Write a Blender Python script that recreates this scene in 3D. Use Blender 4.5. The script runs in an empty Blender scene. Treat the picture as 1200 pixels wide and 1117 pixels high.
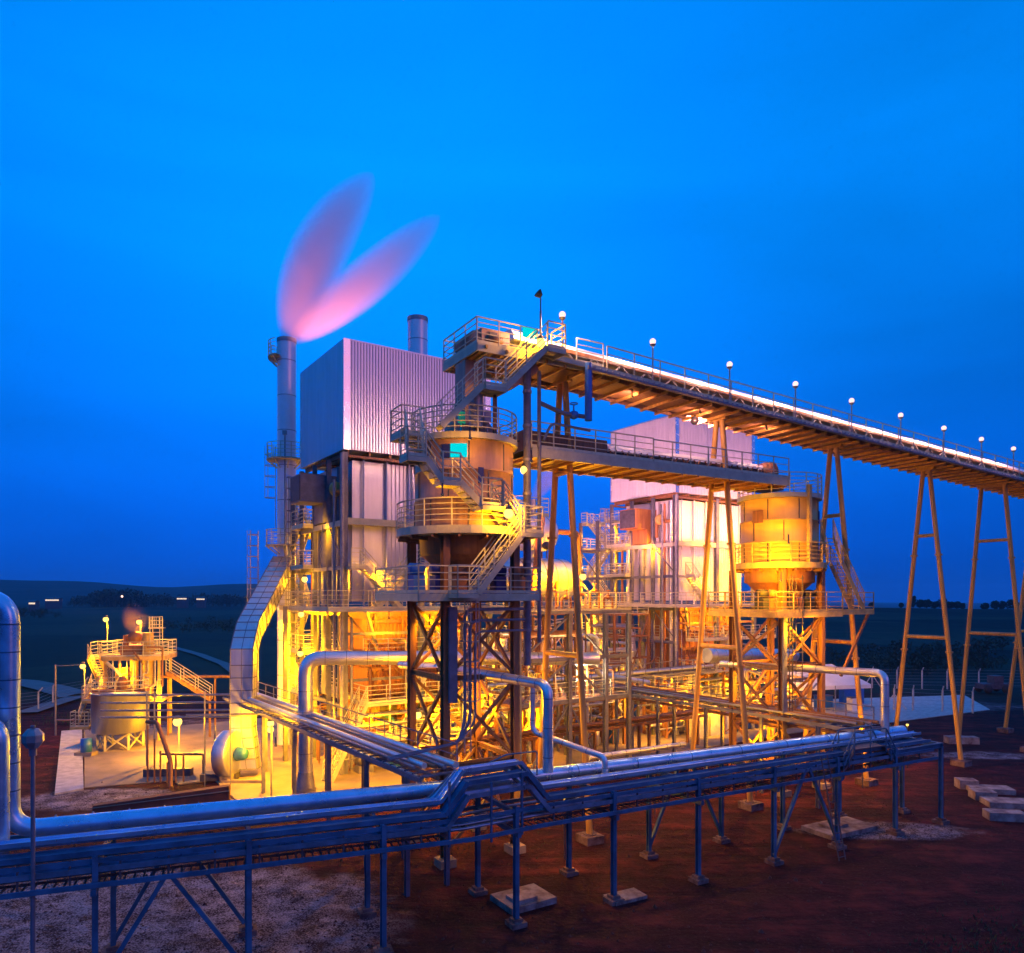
import bpy, math, random
from math import sin, cos, pi, radians as R, sqrt, atan2
from mathutils import Vector as V
random.seed(7)
SC = bpy.context.scene
COL = SC.collection
# ------------------------------------------------------------------ camera, world, sun, exposure
ZC, FPX, HY, HX = 11.0, 850.0, 700.0, 600.0
cam = bpy.data.cameras.new('camera'); camo = bpy.data.objects.new('camera', cam); COL.objects.link(camo)
camo.location = (0, 0, ZC); camo.rotation_euler = (R(90), 0, 0)
cam.sensor_fit = 'HORIZONTAL'; cam.sensor_width = 36; cam.lens = 36 * FPX / 1200
cam.shift_y = (HY - 558.5) / 1200; cam.clip_start = 0.2; cam.clip_end = 20000
SC.camera = camo
SC.view_settings.view_transform = 'Standard'; SC.view_settings.look = 'None'
SC.view_settings.exposure = 0.0; SC.view_settings.gamma = 1
SC.cycles.use_denoising = True
SC.cycles.max_bounces = 5; SC.cycles.diffuse_bounces = 3; SC.cycles.glossy_bounces = 3
SC.cycles.volume_bounces = 1; SC.cycles.transparent_max_bounces = 8
SC.cycles.sample_clamp_indirect = 4.0
SC.cycles.volume_step_rate = 2.0; SC.cycles.volume_max_steps = 64

W = bpy.data.worlds.new('World'); SC.world = W; W.use_nodes = True
nt = W.node_tree; nt.nodes.clear()
def N(nt, t, **k):
    n = nt.nodes.new(t)
    for a, v in k.items():
        if a.startswith('i_'): n.inputs[a[2:].replace('_', ' ')].default_value = v
        else: setattr(n, a, v)
    return n
def L(nt, a, b): nt.links.new(a, b)
def M(nt, op, a, b=None, c=None):
    n = nt.nodes.new('ShaderNodeMath'); n.operation = op
    for i, v in enumerate((a, b, c)):
        if v is None: continue
        if isinstance(v, (int, float)): n.inputs[i].default_value = v
        else: nt.links.new(v, n.inputs[i])
    return n.outputs[0]
# blue hour sky: a gradient by height, a brighter patch above the plant and faint drawn-out clouds
tc = N(nt, 'ShaderNodeTexCoord'); sep = N(nt, 'ShaderNodeSeparateXYZ'); L(nt, tc.outputs['Generated'], sep.inputs[0])
rmp = N(nt, 'ShaderNodeValToRGB'); cr = rmp.color_ramp; cr.interpolation = 'B_SPLINE'
def lin(c): return tuple(((v / 255) / 12.92 if v / 255 <= .04045 else ((v / 255 + .055) / 1.055) ** 2.4) for v in c)
stops = [(0.0, (0, 78, 198)), (0.06, (0, 88, 216)), (0.16, (0, 104, 232)), (0.32, (0, 124, 242)), (0.5, (0, 134, 242)), (0.62, (0, 122, 232)), (1.0, (0, 132, 240))]
cr.elements[0].position = 0; cr.elements[0].color = (*lin(stops[0][1]), 1)
cr.elements[1].position = 1; cr.elements[1].color = (*lin(stops[-1][1]), 1)
for p, c in stops[1:-1]:
    e = cr.elements.new(p); e.color = (*lin(c), 1)
L(nt, sep.outputs[2], rmp.inputs[0])
dot = N(nt, 'ShaderNodeVectorMath', operation='DOT_PRODUCT'); L(nt, tc.outputs['Generated'], dot.inputs[0])
gd = V((-0.16, 0.86, 0.47)).normalized(); dot.inputs[1].default_value = gd
glow = M(nt, 'POWER', M(nt, 'MAXIMUM', dot.outputs['Value'], 0.0), 9.0)
mp = N(nt, 'ShaderNodeMapping'); mp.inputs['Rotation'].default_value = (0.3, 0.6, 0.2); mp.inputs['Scale'].default_value = (1.2, 1.6, 5.0)
L(nt, tc.outputs['Generated'], mp.inputs[0])
nz = N(nt, 'ShaderNodeTexNoise'); nz.inputs['Scale'].default_value = 1.1; nz.inputs['Detail'].default_value = 3.5; nz.inputs['Distortion'].default_value = .5
L(nt, mp.outputs[0], nz.inputs['Vector'])
gain = M(nt, "ADD", M(nt, "MULTIPLY", glow, 0.70), M(nt, 'ADD', 0.50, M(nt, 'MULTIPLY', nz.outputs['Fac'], 0.76)))
vm = N(nt, 'ShaderNodeVectorMath', operation='SCALE'); L(nt, rmp.outputs[0], vm.inputs[0]); L(nt, gain, vm.inputs['Scale'])
bg = N(nt, 'ShaderNodeBackground'); bg.inputs[1].default_value = 1.0; L(nt, vm.outputs[0], bg.inputs[0])
wo = N(nt, 'ShaderNodeOutputWorld'); L(nt, bg.outputs[0], wo.inputs[0])
# the last afterglow: one very weak, very soft purple sun low behind the camera
sl = bpy.data.lights.new('sun', 'SUN'); sl.energy = 0.24; sl.angle = R(25); sl.color = (1.0, 0.26, 0.20)
so = bpy.data.objects.new('sun', sl); COL.objects.link(so); so.rotation_euler = V((-.78, .56, -.27)).to_track_quat('-Z', 'Y').to_euler()

# ------------------------------------------------------------------ coordinates
def P(px, py, D): return ((px - HX) / FPX * D, D, ZC + (HY - py) / FPX * D)
def G(px, py, z=0.0):
    D = (ZC - z) * FPX / (py - HY); return ((px - HX) / FPX * D, D, z)
class Frame:
    def __init__(s, o, deg):
        s.o = o; s.ax = (sin(R(deg)), cos(R(deg))); s.bx = (-cos(R(deg)), sin(R(deg)))
    def __call__(s, a, b, z): return (s.o[0] + s.ax[0] * a + s.bx[0] * b, s.o[1] + s.ax[1] * a + s.bx[1] * b, z)
    def sub(s, a, b):
        f = Frame((0, 0), 0); f.o = s(a, b, 0)[:2]; f.ax = s.ax; f.bx = s.bx; return f
PF = Frame((-10.4, 45.0), 56)
CF = Frame((2.4, 34.5), 60)
WF = Frame((0, 0), 90)      # a = +x, b = +y

# ------------------------------------------------------------------ mesh builder
BASE = {}
class MB:
    def __init__(s): s.v = []; s.f = []; s.sm = []
    def add(s, vs, fs, smooth=False):
        o = len(s.v); s.v += [tuple(v) for v in vs]
        for f in fs: s.f.append(tuple(i + o for i in f)); s.sm.append(smooth)
        return s
    def bar(s, p0, p1, w, h=None, up=(0, 0, 1)):
        h = h or w; p0 = V(p0); p1 = V(p1); d = p1 - p0
        if d.length < 1e-5: return s
        d.normalize(); u = V(up)
        if abs(d.dot(u)) > .98: u = V((0.5, -0.87, 0))
        x = d.cross(u).normalized() * w / 2; y = x.cross(d).normalized() * h / 2
        vs = [p + a * x + b * y for p in (p0, p1) for a, b in ((-1, -1), (1, -1), (1, 1), (-1, 1))]
        return s.add(vs, [(3, 2, 1, 0), (4, 5, 6, 7), (0, 1, 5, 4), (1, 2, 6, 5), (2, 3, 7, 6), (3, 0, 4, 7)])
    def hbeam(s, p0, p1, w, up=(0, 0, 1), t=.02):
        p0 = V(p0); p1 = V(p1); d = (p1 - p0).normalized(); u = V(up)
        if abs(d.dot(u)) > .98: u = V((0.53, -0.85, 0))
        x = d.cross(u).normalized(); y = x.cross(d).normalized()
        for k in (-1, 1): s.bar(p0 + y * k * w / 2, p1 + y * k * w / 2, w, t, y)
        s.bar(p0, p1, t, w - t - .004, y); return s
    def box(s, F, a0, a1, b0, b1, z0, z1):
        vs = [F(a, b, z) for z in (z0, z1) for a, b in ((a0, b0), (a1, b0), (a1, b1), (a0, b1))]
        return s.add(vs, [(3, 2, 1, 0), (4, 5, 6, 7), (0, 1, 5, 4), (1, 2, 6, 5), (2, 3, 7, 6), (3, 0, 4, 7)])
    def tube(s, p0, p1, r, r2=None, n=10, caps=True):
        r2 = r if r2 is None else r2; p0 = V(p0); p1 = V(p1); d = (p1 - p0).normalized()
        u = V((0, 0, 1)) if abs(d.z) < .9 else V((1, 0, 0))
        x = d.cross(u).normalized(); y = d.cross(x)
        vs = [p + (x * cos(2 * pi * i / n) + y * sin(2 * pi * i / n)) * q for p, q in ((p0, r), (p1, r2)) for i in range(n)]
        s.add(vs, [(i, (i + 1) % n, n + (i + 1) % n, n + i) for i in range(n)], True)
        if caps:
            s.add(vs, [tuple(range(n))[::-1], tuple(range(n, 2 * n))])
        return s
    def path(s, pts, r, bend=None, n=10, seg=5, caps=True):
        pts = [V(p) for p in pts]; bend = bend if bend is not None else r * 2.2
        out = [pts[0]]
        for i in range(1, len(pts) - 1):
            a = pts[i - 1] - pts[i]; b = pts[i + 1] - pts[i]
            k = min(bend, a.length * .49, b.length * .49)
            A = pts[i] + a.normalized() * k; B = pts[i] + b.normalized() * k
            for j in range(seg + 1):
                t = j / seg; out.append(A * (1 - t) ** 2 + pts[i] * 2 * t * (1 - t) + B * t * t)
        out.append(pts[-1])
        d0 = (out[1] - out[0]).normalized(); u = V((0, 0, 1)) if abs(d0.z) < .9 else V((1, 0, 0))
        x = d0.cross(u).normalized(); vs = []
        for i, p in enumerate(out):
            d = (out[min(i + 1, len(out) - 1)] - out[max(i - 1, 0)]).normalized()
            x = (x - d * x.dot(d)).normalized(); y = d.cross(x)
            vs += [p + (x * cos(2 * pi * j / n) + y * sin(2 * pi * j / n)) * r for j in range(n)]
        m = len(out)
        s.add(vs, [(i * n + j, i * n + (j + 1) % n, (i + 1) * n + (j + 1) % n, (i + 1) * n + j) for i in range(m - 1) for j in range(n)], True)
        if caps: s.add(vs, [tuple(range(n))[::-1], tuple(range((m - 1) * n, m * n))])
        return s
    def lathe(s, c, prof, n=32, a0=0, a1=2 * pi, smooth=True, axis=None):
        full = abs(a1 - a0 - 2 * pi) < 1e-6; m = n if full else n + 1
        if axis is None: X, Y, Z = V((1, 0, 0)), V((0, 1, 0)), V((0, 0, 1))
        else:
            Z = V(axis).normalized(); X = Z.cross(V((0, 0, 1)) if abs(Z.z) < .9 else V((1, 0, 0))).normalized(); Y = Z.cross(X)
        c = V(c); vs = []
        for r, z in prof:
            for i in range(m):
                t = a0 + (a1 - a0) * i / n; vs.append(c + X * cos(t) * r + Y * sin(t) * r + Z * z)
        fs = []
        for k in range(len(prof) - 1):
            for i in range(n):
                j = (i + 1) % m; fs.append((k * m + i, k * m + j, (k + 1) * m + j, (k + 1) * m + i))
        return s.add(vs, fs, smooth)
    def ball(s, c, r, n=10):
        return s.lathe(c, [(max(1e-4, r * sin(pi * k / 8)), -r * cos(pi * k / 8)) for k in range(9)], n)
    def corr(s, p0, p1, z0, z1, out, pitch=.26, depth=.045):
        p0 = V((*p0[:2], 0)); p1 = V((*p1[:2], 0)); Ld = (p1 - p0); n = max(1, round(Ld.length / pitch)); o = V((*out, 0)).normalized() * depth
        top = []
        for i in range(n):
            for t, k in ((0, 0), (.28, 0), (.4, 1), (.88, 1)): top.append(p0 + Ld * ((i + t) / n) + o * k)
        top.append(p1)
        m = len(top); vs = [(p.x, p.y, z0) for p in top] + [(p.x, p.y, z1) for p in top]
        return s.add(vs, [(i, i + 1, m + i + 1, m + i) for i in range(m - 1)])
    def sheet(s, pts): return s.add(pts, [tuple(range(len(pts)))])
    def prism(s, pts, z0, z1):
        n = len(pts); vs = [(p[0], p[1], z0) for p in pts] + [(p[0], p[1], z1) for p in pts]
        return s.add(vs, [tuple(range(n))[::-1], tuple(range(n, 2 * n))] + [(i, (i + 1) % n, n + (i + 1) % n, n + i) for i in range(n)])
    def rail(s, pts, h=1.1, step=1.3, r=.022, nb=4, close=False, kick=.12):
        pts = [V(p) for p in pts]
        if close: pts.append(pts[0])
        for i in range(len(pts) - 1):
            a, b = pts[i], pts[i + 1]; ln = (b - a).length; k = max(1, round(ln / step))
            for j in range(k + (1 if i == len(pts) - 2 and not close else 0)):
                q = a.lerp(b, j / k); s.bar(q, q + V((0, 0, h)), r * 2)
            for q in range(1, nb + 1):
                z = V((0, 0, h * q / nb)); s.bar(a + z, b + z, r * (2.2 if q == nb else 1.5))
            if kick: s.bar(a + V((0, 0, kick / 2 + .02)), b + V((0, 0, kick / 2 + .02)), .012, kick)
        return s
    def ringrail(s, c, rad, z, h=1.1, n=24, r=.022, nb=4, a0=0, a1=2 * pi):
        pts = [(c[0] + cos(a0 + (a1 - a0) * i / n) * rad, c[1] + sin(a0 + (a1 - a0) * i / n) * rad, z) for i in range(n + 1)]
        for i in range(n):
            if i % 2 == 0: s.bar(pts[i], (pts[i][0], pts[i][1], z + h), r * 2)
            for q in range(1, nb + 1):
                zz = V((0, 0, h * q / nb)); s.bar(V(pts[i]) + zz, V(pts[i + 1]) + zz, r * (2.2 if q == nb else 1.5))
        return s
    def cage(s, p, z0, z1, out, w=.4):
        o = V((*out, 0)).normalized(); t = V((-o.y, o.x, 0)); p = V((p[0], p[1], 0))
        for k in (-1, 1): s.bar(p + t * w / 2 * k + V((0, 0, z0)), p + t * w / 2 * k + V((0, 0, z1)), .05)
        z = z0 + .3
        while z < z1: s.bar(p - t * w / 2 + V((0, 0, z)), p + t * w / 2 + V((0, 0, z)), .03); z += .3
        z = z0 + 2.2
        while z < z1 + .01:
            q = [p + t * .36 * cos(x) + o * (.75 * sin(x)) + V((0, 0, z)) for x in [pi * i / 6 for i in range(7)]]
            for i in range(6): s.bar(q[i], q[i + 1], .035, .05)
            z += .8
        for x in (pi * .25, pi * .5, pi * .75):
            q = p + t * .36 * cos(x) + o * .75 * sin(x); s.bar(q + V((0, 0, min(z0 + 2.2, z1))), q + V((0, 0, z1)), .03)
        return s
    def build(s, name, mat, parent=None, **tags):
        base = V(BASE.get(parent.name, (0, 0, 0))) if parent else V((0, 0, 0))
        me = bpy.data.meshes.new(name)
        me.from_pydata([tuple(V(v) - base) for v in s.v], [], s.f)
        me.polygons.foreach_set('use_smooth', s.sm); me.materials.append(mat); me.update()
        o = bpy.data.objects.new(name, me); COL.objects.link(o)
        if parent: o.parent = parent; BASE[o.name] = tuple(base)
        for k, v in tags.items(): o[k] = v
        return o
def thing(name, label, cat, loc=(0, 0, 0), group=None):
    o = bpy.data.objects.new(name, None); COL.objects.link(o); o.empty_display_size = .3
    o.location = loc; BASE[o.name] = tuple(loc); o['label'] = label; o['category'] = cat
    if group: o['group'] = group
    return o

# ------------------------------------------------------------------ materials
def mat(name, col, rough=.6, metal=0.0, var=.25, scale=1.5, bump=0.0, bscale=20, col2=None, streak=False, rvar=.15, alpha=None, emit=None, est=0):
    m = bpy.data.materials.new(name); m.use_nodes = True; t = m.node_tree; b = t.nodes['Principled BSDF']
    c = N(t, 'ShaderNodeTexCoord'); mpn = N(t, 'ShaderNodeMapping'); L(t, c.outputs['Object'], mpn.inputs[0])
    if streak: mpn.inputs['Scale'].default_value = (3, 3, .35)
    n1 = N(t, 'ShaderNodeTexNoise'); n1.inputs['Scale'].default_value = scale; n1.inputs['Detail'].default_value = 8; n1.inputs['Roughness'].default_value = .62
    L(t, mpn.outputs[0], n1.inputs['Vector'])
    r = N(t, 'ShaderNodeValToRGB'); r.color_ramp.elements[0].position = .36; r.color_ramp.elements[1].position = .66
    d = col2 or tuple(v * (1 - var) for v in col)
    r.color_ramp.elements[0].color = (*d, 1); r.color_ramp.elements[1].color = (*[min(1, v * (1 + var * .35)) for v in col], 1)
    L(t, n1.outputs['Fac'], r.inputs[0]); L(t, r.outputs[0], b.inputs['Base Color'])
    b.inputs['Metallic'].default_value = metal
    L(t, M(t, 'ADD', M(t, 'MULTIPLY', n1.outputs['Fac'], rvar * 2), rough - rvar), b.inputs['Roughness'])
    if bump:
        n2 = N(t, 'ShaderNodeTexNoise'); n2.inputs['Scale'].default_value = bscale; n2.inputs['Detail'].default_value = 6; L(t, c.outputs['Object'], n2.inputs['Vector'])
        bp = N(t, 'ShaderNodeBump'); bp.inputs['Strength'].default_value = bump; bp.inputs['Distance'].default_value = .1
        L(t, n2.outputs['Fac'], bp.inputs['Height']); L(t, bp.outputs[0], b.inputs['Normal'])
    if emit: b.inputs['Emission Color'].default_value = (*emit, 1); b.inputs['Emission Strength'].default_value = est
    return m
m_clad = mat('aluminium cladding', (.66, .66, .70), .38, .82, .12, .8, .06, 3, streak=True)
m_flash = mat('bright flashing', (.85, .88, .9), .25, .9, .15, 2, .1, 3)
m_galv = mat('galvanised steel', (.32, .31, .34), .45, .45, .25, 3)
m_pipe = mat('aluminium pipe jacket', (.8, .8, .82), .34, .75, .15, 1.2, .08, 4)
m_pgrey = mat('grey blue painted steel', (.17, .17, .23), .5, .1, .3, 2, .05, 10)
m_rack = mat('blue grey rack steel', (.045, .16, .29), .5, .1, .45, 1.2, .05, 10)  # even blue tone, bluer than the other steelwork
m_tray = mat('highlight blue tray', (.26, .46, .66), .32, .7, .35, 1.5, .05, 8)  # lighter blue that paints highlights into the rack
m_foot = mat('soiled footing concrete', (.20, .13, .12), .9, 0, .55, 2.5, .4, 9, col2=(.07, .03, .03))
m_pipeb = mat('sky tinted pipe jacket', (.40, .68, .95), .3, .75, .2, 1.2, .10, 3)  # copy of the aluminium jacket with blue sky light put into its colour
m_dark = mat('dark steel', (.10, .09, .11), .6, .2, .4, 3)
m_cream = mat('cream paint', (.50, .47, .33), .5, 0, .22, 1.5, .05, 8)
m_rust = mat('rusty tan paint', (.27, .12, .05), .55, 0, .35, 2.2, .08, 8, streak=True)
m_silo = mat('brown silo plate', (.44, .25, .17), .5, .1, .28, 1.0, .08, 5, streak=True)
m_yel = mat('ochre paint', (.62, .42, .12), .5, 0, .3, 2)
m_conc = mat('concrete', (.30, .235, .17), .85, 0, .3, .5, .25, 14)
m_cwhite = mat('pale concrete', (.55, .52, .5), .85, 0, .3, 2, .2, 14)
m_rail = mat('rail paint', (.60, .56, .38), .5, 0, .2, 3)
m_black = mat('black rubber', (.03, .03, .035), .7)
m_cyan = mat('cyan sign', (.02, .75, .85), .5, 0, .05, 2)
m_navy = mat('navy plate', (.02, .03, .2), .5, 0, .2, 2)
m_blue = mat('blue machine paint', (.03, .15, .5), .45, 0, .2, 2)
m_white = mat('tent canvas', (.8, .8, .82), .8, 0, .1, 1)
m_cladp = mat('pale lit cladding', (.80, .76, .78), .45, .12, .08, .8, .05, 3, streak=True)  # paler, duller copy of the cladding, made to look more brightly lit
m_s2 = mat('lamp lit silo plate', (.58, .36, .11), .5, .05, .14, .8, .05, 5, streak=True)  # golden lamp light put into the second silo's plate colour
m_stack = mat('stack plate', (.8, .8, .84), .36, .35, .08, .8, .04, 4)
m_tres = mat('ochre trestle paint', (.58, .31, .07), .5, 0, .3, 1.6, .06, 6, streak=True)
m_cover = mat('conveyor cover', (.86, .84, .84), .4, .3, .1, 1, .05, 4)
m_orange = mat('orange casing', (.42, .17, .06), .5, .1, .3, 1.6, .08, 6, streak=True)
m_leaf = mat('leaves', (.035, .06, .025), .7, 0, .5, 1.5)
m_bark = mat('bark', (.09, .06, .04), .9, 0, .4, 3)
m_rbrick = mat('red brown wall', (.16, .06, .045), .85, 0, .3, 2, .2, 14)
def emis(name, c, s):
    m = bpy.data.materials.new(name); m.use_nodes = True; t = m.node_tree; t.nodes.clear()
    e = N(t, 'ShaderNodeEmission'); e.inputs[0].default_value = (*c, 1); e.inputs[1].default_value = s
    o = N(t, 'ShaderNodeOutputMaterial'); L(t, e.outputs[0], o.inputs[0]); return m
m_bulb = emis('sodium bulb', (1, .62, .12), 2.6)
m_bulbp = emis('pink white bulb', (1, .66, .60), 1.5)
m_tube = emis('white tube', (1, .8, .5), 3)
m_sign = emis('cyan panel with added glow', (.0, .72, .78), 1.0)  # glow added to keep the blank panels bright cyan
m_far = emis('far lit windows', (1, .75, .55), 1.4)

SOD = (1.0, .40, .0)
KL = 1.32
def light(name, loc, power, col=SOD, rad=.12, parent=None, spot=None, aim=None):
    ld = bpy.data.lights.new(name, 'SPOT' if spot else 'POINT'); ld.energy = power * KL; ld.color = col; ld.shadow_soft_size = rad
    if spot: ld.spot_size = R(spot); ld.spot_blend = .6
    o = bpy.data.objects.new(name, ld); COL.objects.link(o)
    b = V(BASE.get(parent.name, (0, 0, 0))) if parent else V((0, 0, 0))
    o.location = V(loc) - b
    if aim: o.rotation_euler = (V(aim) - V(loc)).to_track_quat('-Z', 'Y').to_euler()
    if parent: o.parent = parent
    return o
def lamp(loc, label, power=1200, kind='bulkhead', group='bulkhead lamps', col=SOD, r=.13, arm=(0, 0, .45), mt=None, face=(-.22, .9, -.3), hood=True):
    """glass globe on a short bracket, with its own light"""
    x, y, z = loc; t = thing('bulkhead_lamp', label, 'lamp', loc, group)
    MB().ball(loc, r, 12).build('globe', mt or m_bulb, t).visible_shadow = False
    ax, ay, az = arm; q = (x + ax, y + ay, z + az)
    MB().tube((x, y, z + r * .8), (x, y, z + r * 1.5), r * .9, r * .5, 10).bar((x, y, z + r * 1.4), q, .05).build('bracket', m_dark, t)
    if hood: MB().lathe((x, y, z), [(r * 1.15, -r * .2), (r * .95, -r * .75), (r * .5, -r * 1.15), (.005, -r * 1.25)], 12, axis=face).build('reflector', m_dark, t).visible_shadow = True
    d_ = V(face).normalized()
    light('lamp_light', V((x, y, z)) + d_ * .02, power * 1.25, col, .1, t, spot=168 if hood else None, aim=V((x, y, z)) + d_)
    return t
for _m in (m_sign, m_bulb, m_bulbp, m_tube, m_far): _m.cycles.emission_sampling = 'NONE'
# ------------------------------------------------------------------ ground and hills
def sstep(a, b, x):
    t = max(0, min(1, (x - a) / (b - a))); return t * t * (3 - 2 * t)
def hgt(x, y):
    r = sqrt(x * x + y * y)
    if r < 92: return 0.0
    az = math.degrees(atan2(x, y))
    w = .8 * sin(az * .11 + 1) + .5 * sin(az * .31) + .3 * sin(az * .7 + r * .004)
    # farmland dips beyond the fence and rises to a ridge on the east
    right = sstep(14, 24, az) * (1 - sstep(75, 110, az))
    zr = -7.5 * sstep(95, 190, r) + (12.9 + .25 * w) * sstep(190, 400, r) - 40 * sstep(430, 900, r)
    left = -3.0 * sstep(95, 240, r) + 3.0 * sstep(300, 900, r) + 1.2 * sin(r * .02 + az * .1) * sstep(120, 200, r) * (1 - sstep(400, 700, r))
    far = (62 + 12 * w) * sstep(1500, 2600, r) - 25 * sstep(2700, 4200, r)
    return zr * right + (left + far) * (1 - right)
rs = [0, 8, 16, 24, 34, 46, 60, 75, 92]; r = 92
while r < 7000: r *= 1.055; rs.append(r)
na = 360; vs = [(0, 0, 0)]; fs = []
for r in rs[1:]:
    for i in range(na):
        a = 2 * pi * i / na; x, y = r * sin(a), r * cos(a); vs.append((x, y, hgt(x, y)))
for i in range(na): fs.append((0, 1 + (i + 1) % na, 1 + i))
for k in range(len(rs) - 2):
    for i in range(na):
        a = 1 + k * na; j = (i + 1) % na; fs.append((a + i, a + j, a + na + j, a + na + i))
mg = bpy.data.materials.new('earth and fields'); mg.use_nodes = True; t = mg.node_tree; b = t.nodes['Principled BSDF']; b.inputs['Roughness'].default_value = .92
b.inputs['Specular IOR Level'].default_value = .15
c = N(t, 'ShaderNodeTexCoord').outputs['Object']
def noise(sc, det=8, dist=0, vec=None, rough=.6):
    n = N(t, 'ShaderNodeTexNoise'); n.inputs['Scale'].default_value = sc; n.inputs['Detail'].default_value = det; n.inputs['Distortion'].default_value = dist; n.inputs['Roughness'].default_value = rough
    L(t, vec or c, n.inputs['Vector']); return n.outputs['Fac']
def ramp(f, stops):
    r = N(t, 'ShaderNodeValToRGB'); e = r.color_ramp.elements
    e[0].position, e[0].color = stops[0][0], (*stops[0][1], 1); e[1].position, e[1].color = stops[-1][0], (*stops[-1][1], 1)
    for p, q in stops[1:-1]: k = e.new(p); k.color = (*q, 1)
    L(t, f, r.inputs[0]); return r.outputs[0]
def mix(f, a, b_):
    m = N(t, 'ShaderNodeMix', data_type='RGBA'); L(t, f, m.inputs[0]); L(t, a, m.inputs[6]); L(t, b_, m.inputs[7]); return m.outputs[2]
def mrange(v, a, b_):
    m = N(t, 'ShaderNodeMapRange', interpolation_type='SMOOTHSTEP'); L(t, v, m.inputs[0]); m.inputs[1].default_value = a; m.inputs[2].default_value = b_; return m.outputs[0]
mpt = N(t, 'ShaderNodeMapping'); mpt.inputs['Rotation'].default_value = (0, 0, R(-28)); mpt.inputs['Scale'].default_value = (.25, 1.5, 1); L(t, c, mpt.inputs[0])
big = noise(.16, 6, .6); med = noise(.9, 10, .3); fine = noise(7, 10, .2, rough=.75); track = noise(.5, 6, .8, mpt.outputs[0])
soil = ramp(M(t, 'ADD', M(t, 'MULTIPLY', track, .5), M(t, 'MULTIPLY', med, .5)), [(.36, (.010, .003, .005)), (.5, (.042, .006, .010)), (.64, (.13, .020, .022))])
soil = mix(M(t, 'MULTIPLY', mrange(fine, .42, .72), .6), soil, ramp(fine, [(.4, (.03, .008, .008)), (.8, (.17, .06, .05))]))
vor = N(t, 'ShaderNodeTexVoronoi'); vor.inputs['Scale'].default_value = 17; L(t, c, vor.inputs['Vector'])
grav = ramp(M(t, 'ADD', M(t, 'MULTIPLY', vor.outputs['Distance'], .55), M(t, 'ADD', M(t, 'MULTIPLY', fine, .35), M(t, 'MULTIPLY', M(t, 'SUBTRACT', noise(1.1, 10), .5), 1.1))), [(.25, (.44, .38, .42)), (.45, (.22, .18, .20)), (.62, (.05, .03, .035))])
sp = N(t, 'ShaderNodeSeparateXYZ'); L(t, c, sp.inputs[0])
gm = None
wob = M(t, 'MULTIPLY', M(t, 'SUBTRACT', noise(.45, 8, .6), .5), 1.9)
for cx, cy, rx, ry, am in ((-12.5, 24.5, 8.5, 5.2, 1), (-22.5, 39.5, 4.6, 2.2, 1), (-16.8, 38.6, 4, 1.2, .8), (17.6, 34.2, 4.2, 1.3, .9), (32.6, 50.4, 3.8, 1.3, .9), (-26, 60, 9, 6, .5), (38, 74, 14, 5, .5)):
    q = M(t, 'ADD', M(t, 'POWER', M(t, 'ABSOLUTE', M(t, 'DIVIDE', M(t, 'SUBTRACT', sp.outputs[0], cx), rx)), 2), M(t, 'POWER', M(t, 'ABSOLUTE', M(t, 'DIVIDE', M(t, 'SUBTRACT', sp.outputs[1], cy), ry)), 2))
    k = M(t, 'MULTIPLY', mrange(M(t, 'ADD', q, wob), 1.25, .55), am); gm = k if gm is None else M(t, 'MAXIMUM', gm, k)
near = mix(gm, soil, grav)
mpf = N(t, 'ShaderNodeMapping'); mpf.inputs['Rotation'].default_value = (0, 0, R(35)); mpf.inputs['Scale'].default_value = (.01, .004, 1); L(t, c, mpf.inputs[0])
vf = N(t, 'ShaderNodeTexVoronoi'); vf.inputs['Scale'].default_value = 1.0; L(t, mpf.outputs[0], vf.inputs['Vector'])
wv = N(t, 'ShaderNodeTexWave'); wv.inputs['Scale'].default_value = .035; wv.inputs['Distortion'].default_value = 3; L(t, c, wv.inputs['Vector'])
vsep = N(t, 'ShaderNodeSeparateXYZ'); L(t, vf.outputs['Color'], vsep.inputs[0])
field = ramp(M(t, 'ADD', M(t, 'MULTIPLY', vsep.outputs[0], .7), M(t, 'MULTIPLY', noise(.02, 8), .4)), [(.25, (.010, .014, .012)), (.5, (.02, .03, .022)), (.75, (.035, .05, .03)), (.95, (.06, .05, .04))])
field = mix(M(t, 'MULTIPLY', wv.outputs['Fac'], .35), field, ramp(noise(.3, 8), [(.3, (.008, .014, .012)), (.7, (.035, .045, .03))]))
dist = M(t, 'SQRT', M(t, 'ADD', M(t, 'POWER', M(t, 'ABSOLUTE', sp.outputs[0]), 2), M(t, 'POWER', M(t, 'ABSOLUTE', sp.outputs[1]), 2)))
far_m = mrange(M(t, 'ADD', dist, M(t, 'MULTIPLY', noise(.08, 6), 34)), 104, 112)
L(t, mix(far_m, near, field), b.inputs['Base Color'])
bp = N(t, 'ShaderNodeBump'); bp.inputs['Strength'].default_value = 1.0; bp.inputs['Distance'].default_value = .4
L(t, M(t, 'ADD', M(t, 'ADD', M(t, 'MULTIPLY', med, .8), M(t, 'MULTIPLY', track, .8)), M(t, 'MULTIPLY', fine, .3)), bp.inputs['Height']); L(t, bp.outputs[0], b.inputs['Normal'])
g = MB(); g.v = vs; g.f = fs; g.sm = [True] * len(fs); g.build('ground', mg, kind='structure')

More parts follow.
